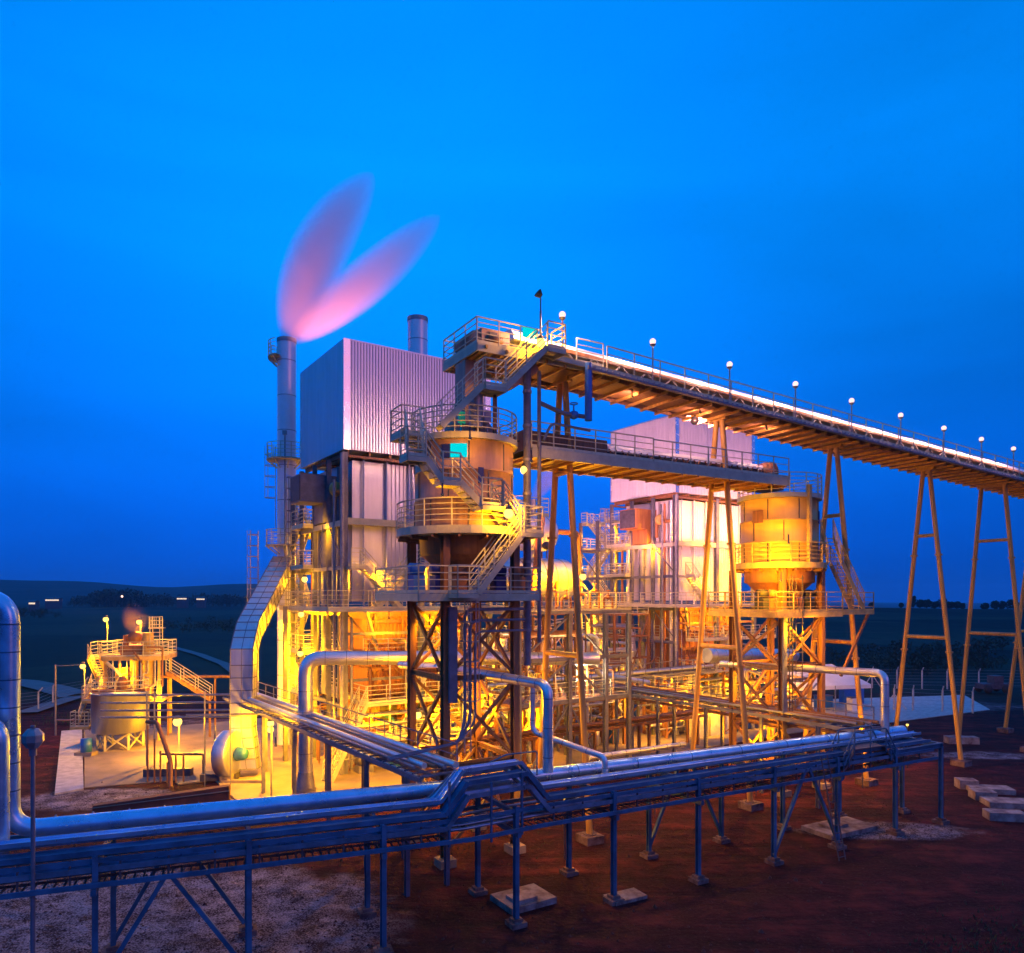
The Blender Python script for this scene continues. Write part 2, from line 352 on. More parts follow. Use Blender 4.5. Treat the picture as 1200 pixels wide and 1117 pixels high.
def slab(name, pts, z, m, label=None):
    o = MB().prism(pts, -.3, z).build(name, m, kind='structure'); return o
slab('plant_floor', [PF(a, b_, 0)[:2] for a, b_ in ((-7, -6.5), (46, -7.5), (46, 24), (-9, 24), (-9, 3), (-7, 3))], .06, m_conc)
slab('pavement', [G(*p)[:2] for p in ((64, 932), (72, 858), (96, 856), (98, 926))], .10, m_cwhite)
slab('pavement', [G(*p)[:2] for p in ((99, 924), (99, 856), (286, 852), (286, 905), (196, 916))], .05, m_conc)
slab('pavement', [G(*p)[:2] for p in ((905, 822), (1130, 815), (1160, 832), (1020, 850), (905, 852))], .05, m_cwhite)
# pale dirt roads over the fields beyond the left fence
mroad = mat('pale road', (.20, .18, .17), .9, 0, .25, .4, .1, 6)
def road(pts, w):
    v = []; f = []
    P_ = [V((*G(*p)[:2], 0)) for p in pts]; fine_ = []
    for i in range(len(P_) - 1):
        for j in range(8): fine_.append(P_[i].lerp(P_[i + 1], j / 8))
    fine_.append(P_[-1])
    for i, p in enumerate(fine_):
        d = (fine_[min(i + 1, len(fine_) - 1)] - fine_[max(0, i - 1)]).normalized(); n = V((-d.y, d.x, 0)) * w
        for k in (-1, 1): q = p + n * k; v.append((q.x, q.y, hgt(q.x, q.y) + .25))
    MB().add(v, [(2 * i, 2 * i + 1, 2 * i + 3, 2 * i + 2) for i in range(len(fine_) - 1)]).build('road', mroad, kind='structure')
road([(-20, 795), (28, 800), (60, 808), (92, 818)], 1.8)
road([(30, 838), (60, 828), (92, 818), (110, 812)], 1.0)
road([(195, 752), (235, 764), (262, 776), (278, 790)], .9)

# ------------------------------------------------------------------ far vegetation and buildings
def crown(mb, c, rx, rz, n, s):
    for _ in range(n):
        while True:
            q = V((random.uniform(-1, 1), random.uniform(-1, 1), random.uniform(-1, 1)))
            if .25 < q.length < 1: break
        q = V(c) + V((q.x * rx, q.y * rx, q.z * rz))
        a = V((random.gauss(0, 1), random.gauss(0, 1), random.gauss(0, 1))).normalized(); b_ = a.cross(V((random.random(), random.random(), random.random()))).normalized()
        k = s * random.uniform(.6, 1.3); mb.add([q + a * k, q + b_ * k * .7, q - a * k * .8, q - b_ * k * .7], [(0, 1, 2, 3)])
shape = ['round topped', 'tall narrow', 'broad low', 'ragged thin']
where = ['beyond the fence on the ridge above the sloping field']
ridge = [(1021, 404, 5, 5), (1056, 400, 4, 5), (1070, 405, 6, 13), (1078, 402, 9, 9), (1086, 398, 10, 9), (1095, 410, 10, 8), (1104, 402, 11, 11), (1113, 405, 9, 8), (1121, 400, 8, 8), (1128, 408, 5, 7), (1154, 402, 8, 7), (1166, 398, 8, 9), (1174, 405, 9, 10), (1184, 400, 10, 11), (1194, 405, 10, 9), (1204, 402, 9, 9), (1214, 400, 9, 10)]
for i, (px, D, w, h) in enumerate(ridge):
    x = (px - 600) / FPX * D; z = hgt(x, D)
    if i == 0: lab = 'lone small tree on the ridge between the second silo stairs and the first open trestle'
    elif i == 1: lab = 'lone low tree on the ridge just before the long tree row'
    elif i < 10: lab = 'dark tree standing in the row along the ridge behind the tall trestles'; 
    else: lab = 'dark tree in the second clump on the ridge, at the edge of the photo'
    tr = thing('tree', lab, 'tree', (x, D, z), 'trees on the far ridge')
    w *= .42; h *= .5
    mb = MB(); crown(mb, (x, D, z + h * .62), w * .62, h * .5, 240, .55); crown(mb, (x + w * .25, D, z + h * .8), w * .35, h * .3, 90, .5); mb.build('crown', m_leaf, tr)
    MB().tube((x, D, z - .5), (x, D, z + h * .7), .16, .06, 6).build('trunk', m_bark, tr)
def wood(name, spec, n, label):
    mb = MB()
    for _ in range(n):
        px = random.uniform(spec[0], spec[1]); D = random.uniform(spec[2], spec[3]); x = (px - 600) / FPX * D; z = hgt(x, D)
        e = min(1, (px - spec[0]) / 25 + .35, (spec[1] - px) / 25 + .35); h = random.uniform(spec[4], spec[5]) * e
        mb.tube((x, D, z - .5), (x, D, z + h * .5), h * .03, n=5, caps=False); crown(mb, (x, D, z + h * .55), h * .5, h * .42, 70, h * .09)
    o = mb.build(name, m_leaf, kind='stuff'); o['label'] = label; o['category'] = 'wood'
wood('wood', (78, 330, 820, 960, 10, 17), 190, 'dark far wood on the skyline behind the small plant')
wood('wood', (100, 175, 780, 830, 17, 22), 60, 'higher clump of dark trees in the far wood')
wood('wood', (-30, 75, 430, 520, 3, 6), 70, 'low dark scrub in the fields behind the vertical pipe')
wood('wood', (175, 330, 300, 380, 2.5, 5), 70, 'low dark hedge bushes crossing the field behind the duct')
wood('wood', (940, 1230, 170, 215, 2.5, 5), 90, 'dark scrub in the hollow below the ridge')
for px, py, D, w, label in ((63, 701.5, 700, 15, 'long low lit shed far off in the fields'), (40, 705, 600, 6, 'small pale lit shed below the long shed'), (214, 700, 760, 12, 'far lit shed behind the wood near the duct'), (236, 700.5, 760, 10, 'second far lit shed closest to the duct')):
    x = (px - 600) / FPX * D; z = hgt(x, D); zt = ZC + (700 - py) / FPX * D
    z = min(z, zt - 3)
    b_ = thing('shed', label, 'shed', (x, D, z)); F_ = Frame((x, D), 80)
    MB().box(F_, -w / 2 * .8, w / 2 * .8, -4, 4, z - 3, zt).build('wall', m_dark, b_)
    MB().add([F_(-w * .43, -4.5, zt), F_(w * .43, -4.5, zt), F_(w * .43, 0, zt + 1), F_(-w * .43, 0, zt + 1), F_(w * .43, 4.5, zt), F_(-w * .43, 4.5, zt)], [(0, 1, 2, 3), (3, 2, 4, 5)]).build('roof', m_dark, b_)
    mw = MB()
    for k in range(7): mw.box(F_, -w * .38 + k * w * .115, -w * .38 + k * w * .115 + w * .09, 4.02, 4.1, zt - 2.2, zt - .9).box(F_, -w * .38 + k * w * .115, -w * .38 + k * w * .115 + w * .09, -4.1, -4.02, zt - 2.2, zt - .9)
    mw.build('window', m_far, b_)
x, y = (143 - 600) / FPX * 760, 760; z = hgt(x, y)
t = thing('street_lamp', 'single far lamp shining in front of the dark wood', 'lamp', (x, y, z)); zt = ZC + 850 / 850 * 760 / 850
MB().tube((x, y, z), (x, y, zt), .12).build('pole', m_dark, t); MB().ball((x, y, zt), 1.1).build('globe', emis('far bulb', (1, .6, .4), 3), t)
# ------------------------------------------------------------------ steelwork helpers
def stair(parent, p0, p1, w, m=None, mr=None, both=True):
    """flight from the lower p0 to the upper p1 (both on its centre line)"""
    m = m or m_cream; mr = mr or m_rail
    p0 = V(p0); p1 = V(p1); h = V((p1.x - p0.x, p1.y - p0.y, 0)); hd = h.normalized(); s = V((-hd.y, hd.x, 0))
    mb = MB()
    for k in (-1, 1): mb.bar(p0 + s * k * w / 2, p1 + s * k * w / 2, .05, .26)
    n = max(3, int(abs(p1.z - p0.z) / .21))
    for i in range(n):
        q = p0.lerp(p1, (i + .5) / n); mb.bar(q - s * (w / 2 - .03), q + s * (w / 2 - .03), .25, .035)
    o = mb.build('staircase', m, parent)
    rb = MB()
    for k in ((-1, 1) if both else (-1,)):
        a = p0 + s * k * w / 2; b_ = p1 + s * k * w / 2; ln = (b_ - a).length; c_ = max(1, round(ln / 1.2))
        for i in range(c_ + 1):
            q = a.lerp(b_, i / c_); rb.bar(q, q + V((0, 0, 1.05)), .045)
        for q in (.3, .55, .8, 1.05): rb.bar(a + V((0, 0, q)), b_ + V((0, 0, q)), .045 if q > 1 else .03)
    rb.build('handrail', mr, o); return o
def platform(parent, F, a0, a1, b0, b1, z, sides='abcd', m=None, mr=None, th=.18, h=1.1):
    """deck with edge beams; sides: a = low-a edge, b = high-a edge, c = low-b edge, d = high-b edge"""
    m = m or m_cream; mb = MB()
    mb.box(F, a0 + .06, a1 - .06, b0 + .06, b1 - .06, z - .05, z - .003)
    for (p, q) in (((a0, b0), (a1, b0)), ((a1, b0), (a1, b1)), ((a1, b1), (a0, b1)), ((a0, b1), (a0, b0))):
        mb.bar(F(*p, z - th / 2), F(*q, z - th / 2), .08, th)
    k = a0 + .8
    while k < a1 - .3: mb.bar(F(k, b0, z - .11), F(k, b1, z - .11), .07, .1); k += 1.0
    o = mb.build('platform', m, parent)
    rb = MB()
    if 'a' in sides: rb.rail([F(a0, b0, z), F(a0, b1, z)], h)
    if 'b' in sides: rb.rail([F(a1, b0, z), F(a1, b1, z)], h)
    if 'c' in sides: rb.rail([F(a0, b0, z), F(a1, b0, z)], h)
    if 'd' in sides: rb.rail([F(a0, b1, z), F(a1, b1, z)], h)
    if rb.v: rb.build('railing', mr or m_rail, o)
    return o
def column(parent, F, a, b_, z0, z1, w=.3, m=None):
    MB().hbeam(F(a, b_, z0), F(a, b_, z1), w).build('column', m or m_pgrey, parent)
def valve(mb, p, r=.18):
    mb.lathe(p, [(r * .2, -r), (r, -r * .6), (r, r * .6), (r * .2, r)], 10); mb.bar(p, V(p) + V((0, 0, r * 2.4)), .05); mb.lathe(V(p) + V((0, 0, r * 2.4)), [(r * .9, 0), (r * 1.05, .03), (r * .9, .06)], 10)

# ------------------------------------------------------------------ boiler houses
def boiler_house(F, label, name='boiler_house', second=False):
    t = thing(name, label, 'boiler house', F(0, 0, 0))
    A, B, Z0, Z1 = 10.6, 8.3, 20.2, 27.0; mcl = m_cladp if second else m_clad
    # upper corrugated enclosure
    for side, (p, q, o) in {'front': (F(0, 0, 0), F(A, 0, 0), F.bx), 'end': (F(0, B, 0), F(0, 0, 0), F.ax), 'back': (F(A, B, 0), F(0, B, 0), F.bx), 'far': (F(A, 0, 0), F(A, B, 0), F.ax)}.items():
        s = -1 if side in ('front', 'end') else 1
        MB().corr(p, q, Z0, Z1, (o[0] * s, o[1] * s), .2, .07).build('cladding_panel', mcl, t)
    MB().box(F, -.02, A + .02, -.02, B + .02, Z1 - .02, Z1 + .10).box(F, .05, A - .05, .05, B - .05, Z0 + .02, Z0 + .08).build('roof', m_clad, t)
    for a, b_ in ((0, 0), (A, 0), (0, B), (A, B)):
        fl = MB().box(F, a - .08 if a == 0 else a - .35, a + .35 if a == 0 else a + .08, b_ - .085 if b_ == 0 else b_ + .065, b_ - .065 if b_ == 0 else b_ + .085, Z0 - .02, Z1 + .05)
        fl.build('corner_flashing', m_flash, t)
    # soffit beams
    sb = MB()
    for k in range(8): sb.bar(F(.3 + k * 1.42, .1, Z0 - .16), F(.3 + k * 1.42, B - .1, Z0 - .16), .14, .3)
    for b_ in (.1, B / 2, B - .1): sb.bar(F(0, b_, Z0 - .38), F(A, b_, Z0 - .38), .2, .14)
    sb.build('floor_beam', m_rust, t)
    # clad furnace body in two storeys, smooth corner bay then ribbed sheet
    zl = 15.75
    for z0, z1, ins in ((zl + .12, Z0 - .45, 1.0), (10.7, zl - .15, 1.0)):
        MB().box(F, .9, 2.9, ins, ins + 6.2, z0, z1).build('smooth_casing', mcl, t)
        MB().corr(F(2.9, ins - .02, 0), F(A - .6, ins - .02, 0), z0, z1, (-F.bx[0], -F.bx[1]), .3, .05).box(F, 2.9, A - .6, ins + .06, 7.2, z0, z1).build('ribbed_casing', mcl, t)
    MB().box(F, .3, A - .1, .5, B - .4, zl - .15, zl + .12).bar(F(0, 0, zl), F(A, 0, zl), .22, .42).bar(F(0, 0, zl - .1), F(0, B, zl - .1), .2, .34).build('ledge_beam', m_cream, t)
    # columns
    for a, b_ in [(0, 0), (A / 2, 0), (A, 0), (0, 2.75), (0, 5.5), (0, B), (A, B), (A / 2, B), (0, 10.4), (0, 13.0), (2.5, 10.4), (2.5, 13.0), (-2.0, 5.5)]:
        top = Z0 - .2 if b_ <= B and a >= 0 else (18.6 if second else 19.2)
        if a < 0: top = 10.4
        column(t, F, a, b_, 0, top, .34 if b_ == 0 else .26)
    MB().path([F(-.25, -.28, 0.1), F(-.25, -.28, 19.9)], .13, n=10).path([F(-.1, 1.5, .1), F(-.1, 1.5, 18.5)], .09).build('downpipe', m_galv, t)
    levels = [1.9, 4.4, 7.3, 10.2, 13.1, 15.9]
    for z in levels[1:]:
        MB().bar(F(0, 0, z - .25), F(0, 13, z - .25), .18, .24).bar(F(2.5, 8.3, z - .25), F(2.5, 13, z - .25), .16, .2).bar(F(0, 13, z - .25), F(2.5, 13, z - .25), .16, .2).build('beam', m_pgrey, t)
    for i in range(1, 5):
        z0, z1 = levels[i], levels[i + 1]
        MB().bar(F(-.02, 10.4, z0), F(-.02, 13, z1 - .3), .09).build('brace', m_pgrey, t)
        if i % 2 == 0: MB().bar(F(-.02, 0, z0), F(-.02, 2.75, z1 - .3), .08).build('brace', m_pgrey, t)
    # stair tower at the end
    tops = levels + [18.5]
    for i, z in enumerate(tops[1:]):
        platform(t, F, .05, 2.45, 8.35, 9.2, z, 'ab'); platform(t, F, .05, 2.45, 12.1, 12.95, z, 'abd')
        if z < 18: platform(t, F, 1.0, 3.2, 2.9, 8.3, z, 'a')
        if z < 18: platform(t, F, -.75, -.02, 5.6, 8.25, z, 'ac') 
        z0 = tops[i]
        if i % 2: stair(t, F(.5, 9.2, z0), F(.5, 12.1, z), .75)
        else: stair(t, F(.5, 12.1, z0), F(.5, 9.2, z), .75)
    stair(t, F(.5, 12.6, .06), F(.5, 9.4, 1.9), .75); platform(t, F, .05, 1.4, 8.35, 9.2, 1.9, 'b')
    MB().rail([F(1.7, 9.2, 18.5), F(1.7, 12.1, 18.5)], 1.1).build('railing', m_rail, t)
    # ladder with its hoops
    MB().cage(F(-.15, 8.9, 0), 3.0, 19.6, (-F.ax[0], -F.ax[1])).build('ladder', m_galv, t)
    # main operating platform round the corner
    platform(t, F, -1.6, A + .6, -1.5, -.05, 10.3, 'acb'); platform(t, F, -1.6, -.05, -.05, 8.2, 10.3, 'ad')
    stair(t, F(3.4, -.75, 10.3), F(.9, -.75, 12.9), .8); platform(t, F, .0, .9, -1.15, -.3, 12.9, 'c')
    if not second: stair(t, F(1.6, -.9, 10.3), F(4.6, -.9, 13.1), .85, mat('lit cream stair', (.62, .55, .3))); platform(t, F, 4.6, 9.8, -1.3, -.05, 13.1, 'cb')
    # hooded side duct
    d = MB()
    z = 18.1
    d.box(F, -1.7, .9, 3.2, 5.3, z - .9, z + .9)
    d.build('duct', m_orange if second else m_pgrey, t)
    MB().box(F, -1.76, -1.70, 3.3, 5.2, z - .8, z + .8).build('duct_mouth', m_dark, t)
    MB().prism([F(-.2, 3.3, 0)[:2], F(.8, 3.3, 0)[:2], F(.8, 5.2, 0)[:2], F(-.2, 5.2, 0)[:2]], 15.9, 17.2).build('duct_leg', m_orange if second else m_pgrey, t)
    # big round pieces and down pipes on the end face
    for k, (b_, r, z0, z1) in enumerate(((1.0, .16, 2, 19.6), (1.75, .1, 1, 19.4), (2.2, .1, 1, 19.4), (6.4, .22, 4, 19.0), (7.3, .12, 1, 16.5), (4.6, .3, 4.5, 15.4))):
        MB().path([F(.45, b_, z0), F(.45, b_, z1)], r, n=10).build('riser_pipe', [m_clad, m_orange, m_pgrey][k % 3], t)
    MB().lathe(F(.3, 2.2, 18.0), [(.01, -.25), (.42, -.2), (.5, 0), (.42, .2), (.01, .25)], 14, axis=(*F.bx, 0)).build('steam_silencer', m_yel, t)
    MB().path([F(.3, .9, 17.8), F(.3, 2.6, 17.8), F(.3, 2.6, 16.4)], .16, .4).build('bent_pipe', m_orange, t)
    # hoppers, lower furnace and diagonal legs
    for a in (3.6, 7.4):
        h = MB(); za, zb = 10.1, 7.9
        tp = [F(a - 1.7, 1.2, za), F(a + 1.7, 1.2, za), F(a + 1.7, 6.6, za), F(a - 1.7, 6.6, za)]; bt = [F(a - .5, 3, zb), F(a + .5, 3, zb), F(a + .5, 5, zb), F(a - .5, 5, zb)]
        h.add(tp + bt, [(0, 1, 5, 4), (1, 2, 6, 5), (2, 3, 7, 6), (3, 0, 4, 7), (7, 6, 5, 4)]); h.build('ash_hopper', m_orange if second else m_silo, t)
        MB().tube(F(a, 4, 7.95), F(a, 4, 5), .4, .4, 12).build('ash_chute', m_silo, t)
    for k in range(3):
        a = 1.6 + k * 3.6
        MB().tube(F(a, .35, 10.1), F(a + 1.1, .9, 7.2), .14).build('diagonal_leg', m_galv, t)
    MB().corr(F(2.2, 1.55, 0), F(9.4, 1.55, 0), 2.2, 10.0, (-F.bx[0], -F.bx[1]), .3, .04).box(F, 2.2, 9.4, 1.6, 7, 2.2, 10.05).build('lower_furnace', m_orange, t)
    for a in (2.6, 5.4, 8.2):
        MB().path([F(a, 1.3, 9.9), F(a, 1.3, 3.4), F(a + 2.0, 1.3, 3.4), F(a + 2.0, 1.3, 9.9)], .10, .5).build('pipe_frame', m_rust, t)
    for z in (4.6, 6.3, 8.0, 9.4):
        MB().bar(F(2.1, 1.35, z), F(9.5, 1.35, z), .22, .24).build('buckstay', m_rust, t)
    MB().box(F, 3.0, 4.2, 1.42, 1.55, 2.6, 4.0).box(F, 6.6, 7.6, 1.42, 1.55, 2.4, 3.6).build('inspection_door', m_dark, t)
    platform(t, F, 1.0, A, -1.0, 1.2, 4.4, 'cab'); platform(t, F, 6.2, A + 1.8, -1.2, .0, 7.3, 'cab')
    stair(t, F(4.2, -.5, 4.4), F(6.2, -.5, 7.3), .75); stair(t, F(-1.6, -1.4, .06), F(1.0, -.6, 4.4), .8)
    rd = random.Random(3 + second)
    for k in range(9):
        a = .5 + k * 1.15 + rd.uniform(-.2, .2); r = rd.choice([.045, .06, .09]); b_ = -rd.uniform(.15, .4); zt_ = rd.uniform(6.5, 10.0)
        MB().path([F(a, b_, .3), F(a, b_, zt_), F(a, 1.5, zt_)], r, .25, 8).build('riser_pipe', [m_galv, m_rust, m_pipe][k % 3], t)
    for k in range(6):
        a = 1.6 + k * 1.6; MB().path([F(a, .78, 10.4), F(a, .78, 19.8)], .07 + .03 * (k % 2), n=8).build('riser_pipe', mcl, t)
    for z in (3.0, 5.8, 8.7): MB().bar(F(0, -.02, z), F(A, -.02, z), .12, .18).build('beam', m_pgrey if not second else m_rust, t)
    for a0_, a1_, z0_, z1_ in ((0, 5.3, 0, 4.3), (5.3, 10.6, 0, 4.3), (5.3, 0, 4.4, 10.1), (10.6, 5.3, 4.4, 10.1)): MB().bar(F(a0_, -.03, z0_), F(a1_, -.03, z1_), .1).build('brace', m_rust, t)
    platform(t, F, 1.2, 6.2, -1.1, -.1, 7.3, 'cab'); MB().rail([F(.2, -1.5, 2.2), F(A, -1.5, 2.2)], 1.0).build('railing', m_rail, t); platform(t, F, .2, A, -1.5, -.2, 2.2, '')
    for z in (13.1, 15.9, 18.0): MB().rail([F(-.1, 5.6, z), F(-.1, 8.2, z)], 1.1).build('railing', m_rail, t); MB().rail([F(2.5, 9.2, z), F(2.5, 12.1, z)], 1.1).build('railing', m_rail, t)
    # ground floor machinery: fans, pumps, tanks under the furnace
    for k in range(5):
        a = 1.2 + k * 2.0
        mb = MB(); mb.lathe(F(a, -.2, 1.0), [(.01, -.5), (.42, -.5), (.5, -.3), (.5, .3), (.42, .5), (.01, .5)], 14, axis=(*F.ax, 0)); mb.box(F, a - .5, a + .5, -.6, .2, .06, .5); mb.path([F(a, -.2, 1.4), F(a, -.2, 3.2), F(a, 2, 3.2)], .09)
        mb.build('pump', m_blue if k % 2 else m_galv, t)
    mb = MB()
    for k in range(9):
        z = 1.0 + k * .33 + (.3 if k % 2 else 0); b_ = -.35 - .13 * (k % 4)
        mb.path([F(-1.5 + k * .3, b_, z), F(3 + k * .8, b_, z), F(3 + k * .8, b_, z + 1.6), F(A + .4, b_, z + 1.6)], .05 + .03 * (k % 3), .25, 8)
    mb.build('small_pipework', m_galv, t)
    mb = MB()
    for k in range(8):
        b_ = .8 + k * .9; z = 2.3 + (k * 37 % 5) * .45
        mb.path([F(-.5 - .1 * (k % 3), b_, .3), F(-.5 - .1 * (k % 3), b_, z), F(1.5, b_, z)], .06 + .02 * (k % 2), .2, 8)
    mb.build('small_pipework', m_rust, t)
    MB().prism([F(4, 4.4, 0)[:2], F(8, 4.4, 0)[:2], F(8, 7.5, 0)[:2], F(4, 7.5, 0)[:2]], .06, 2.15).build('ash_bin', m_rust, t)
    # lighting fixtures of the house itself are placed as lamps further down
    return t
B1 = PF.sub(0, 0); B2 = PF.sub(30.8, 1.47)
boiler_house(B1, 'boiler house with blue lit ribbed metal upper storey, nearer the thin steaming stack')
boiler_house(B2, 'boiler house with pink lit ribbed upper storey, behind the conveyors', second=True)

# stacks
def stack(x, y, r, z0, z1, label, rings=()):
    t = thing('chimney_stack', label, 'chimney', (x, y, z0)); c = (x, y, 0)
    MB().tube((x, y, z0), (x, y, z1 - .2), r, r, 40, False).lathe(c, [(r, z1 - .2), (r * .92, z1 - .2), (r * .92, z1 - 2)], 40, smooth=False).build('shaft', m_stack, t)
    MB().lathe(c, [(r, z1 - .3), (r * 1.06, z1 - .3), (r * 1.06, z1), (r * .93, z1)], 40, smooth=False).build('rim', m_galv, t)
    z = z0 + 2.6
    while z < z1 - .6: MB().tube((x, y, z), (x, y, z + .05), r * 1.02, n=40).build('flange', m_galv, t); z += 2.6
    return t
SX, SY = (336 - 600) / FPX * 54.3, 54.3
st = stack(SX, SY, .68, 0, 30.3, 'tall slim metal stack steaming at its top, with ring platforms and a ladder')
def ringdeck(t, c, r0, r1, z, a0=0, a1=2 * pi, n=24, m=None, br=8):
    mb = MB(); mb.lathe((c[0], c[1], 0), [(r0, z - .1), (r1, z - .1), (r1, z), (r0, z)], n, a0, a1, smooth=False)
    for i in range(br):
        an = a0 + (a1 - a0) * (i + .5) / br; d = V((cos(an), sin(an), 0)); q = V((c[0], c[1], z))
        mb.bar(q + d * r0 + V((0, 0, -.7)), q + d * r1 + V((0, 0, -.1)), .07)
    o = mb.build('ring_platform', m or m_cream, t)
    MB().ringrail(c, r1 - .03, z, 1.1, n, a0=a0, a1=a1).build('railing', m_rail, o)
    return o
ringdeck(st, (SX, SY), .7, 1.45, 21.3)
ringdeck(st, (SX, SY), .7, 1.35, 28.9, R(140), R(250), 10, br=4)
ringdeck(st, (SX, SY), .7, 1.5, 14.9, R(120), R(330), 14, br=6)
MB().cage((SX - .78, SY - .2, 0), 16.2, 22.2, (-.9, -.3)).cage((SX - 1.9, SY - .7, 0), 3, 15.9, (-.9, -.4)).build('ladder', m_galv, st)
MB().path([(SX + .1, SY - .75, 14), (SX + .1, SY - .75, 23.2)], .05).box(WF, SX - .05, SX + .25, SY - .9, SY - .7, 23.0, 23.3).build('conduit', m_galv, st)
x, y, _ = PF(7.4, 4.7, 0)
stack(x, y, .72, 27.1, 31.4, 'short plain metal stack rising from the roof of the blue lit boiler house')
x, y, _ = B2(7.4, 4.7, 0)
stack(x, y, .72, 27.1, 28.9, 'short stack stub showing just above the pink boiler house roof')

# ------------------------------------------------------------------ flue duct and fan beside the stack
t = thing('flue_duct', 'bent panelled metal duct dropping from the slim stack down to the round fan', 'duct', (-16.6, 44.8, 0))
spine = [V((-16.9, 53.6, 13.4)), V((-16.75, 46.2, 8.9)), V((-16.6, 44.9, 7.6)), V((-16.6, 44.8, 3.0)), V((-16.2, 44.6, 0.5))]
hw = [.66, .66, .66, .64, .6]
mb = MB(); rb = MB(); secs = []
fine_ = []
for i in range(len(spine) - 1):
    n = max(1, round((spine[i + 1] - spine[i]).length / .72))
    for j in range(n): k = j / n; fine_.append((spine[i].lerp(spine[i + 1], k), hw[i] * (1 - k) + hw[i + 1] * k))
fine_.append((spine[-1], hw[-1]))
vs = []
for i, (p, w) in enumerate(fine_):
    d = (fine_[min(i + 1, len(fine_) - 1)][0] - fine_[max(i - 1, 0)][0]).normalized(); x = V((1, .15, 0)).normalized(); u = d.cross(x).normalized()
    q = [p - x * w - u * w, p + x * w - u * w, p + x * w + u * w, p - x * w + u * w]; vs += q
    for a in range(4): rb.bar(q[a] * 1.0 + (q[a] - p) * .02, q[(a + 1) % 4] + (q[(a + 1) % 4] - p) * .02, .05)
m_ = len(fine_)
mb.add(vs, [(i * 4 + j, i * 4 + (j + 1) % 4, (i + 1) * 4 + (j + 1) % 4, (i + 1) * 4 + j) for i in range(m_ - 1) for j in range(4)])
mb.build('casing', m_clad, t)
for i in range(m_ - 1):
    for j in range(4):
        a = (V(vs[i * 4 + j]) + V(vs[i * 4 + (j + 1) % 4])) / 2; b_ = (V(vs[i * 4 + 4 + j]) + V(vs[i * 4 + 4 + (j + 1) % 4])) / 2; rb.bar(a, b_, .035)
        rb.bar(vs[i * 4 + j], vs[i * 4 + 4 + j], .05)
rb.build('stiffener', m_pgrey, t)
t = thing('induced_draught_fan', 'round fan casing at the foot of the panelled duct', 'fan', (-16.9, 43.4, 0)); c = (-16.95, 43.5, 1.62); ax = (1, -.12, 0)
MB().lathe(c, [(.01, -.45), (1.3, -.45), (1.38, -.38), (1.38, .32), (1.3, .38), (.9, .4), (.5, .42), (.01, .42)], 36, axis=ax).build('casing', m_clad, t)
MB().lathe(c, [(.28, .42), (.42, .5), (.36, .9), (.26, 1.1), (.01, 1.1)], 16, axis=ax).build('motor', m_blue, t)
MB().box(WF, -17.3, -16.6, 42.9, 44.1, .05, .5).box(WF, -17.15, -14.6, 42.7, 43.0, .05, .22).build('base', m_conc, t)
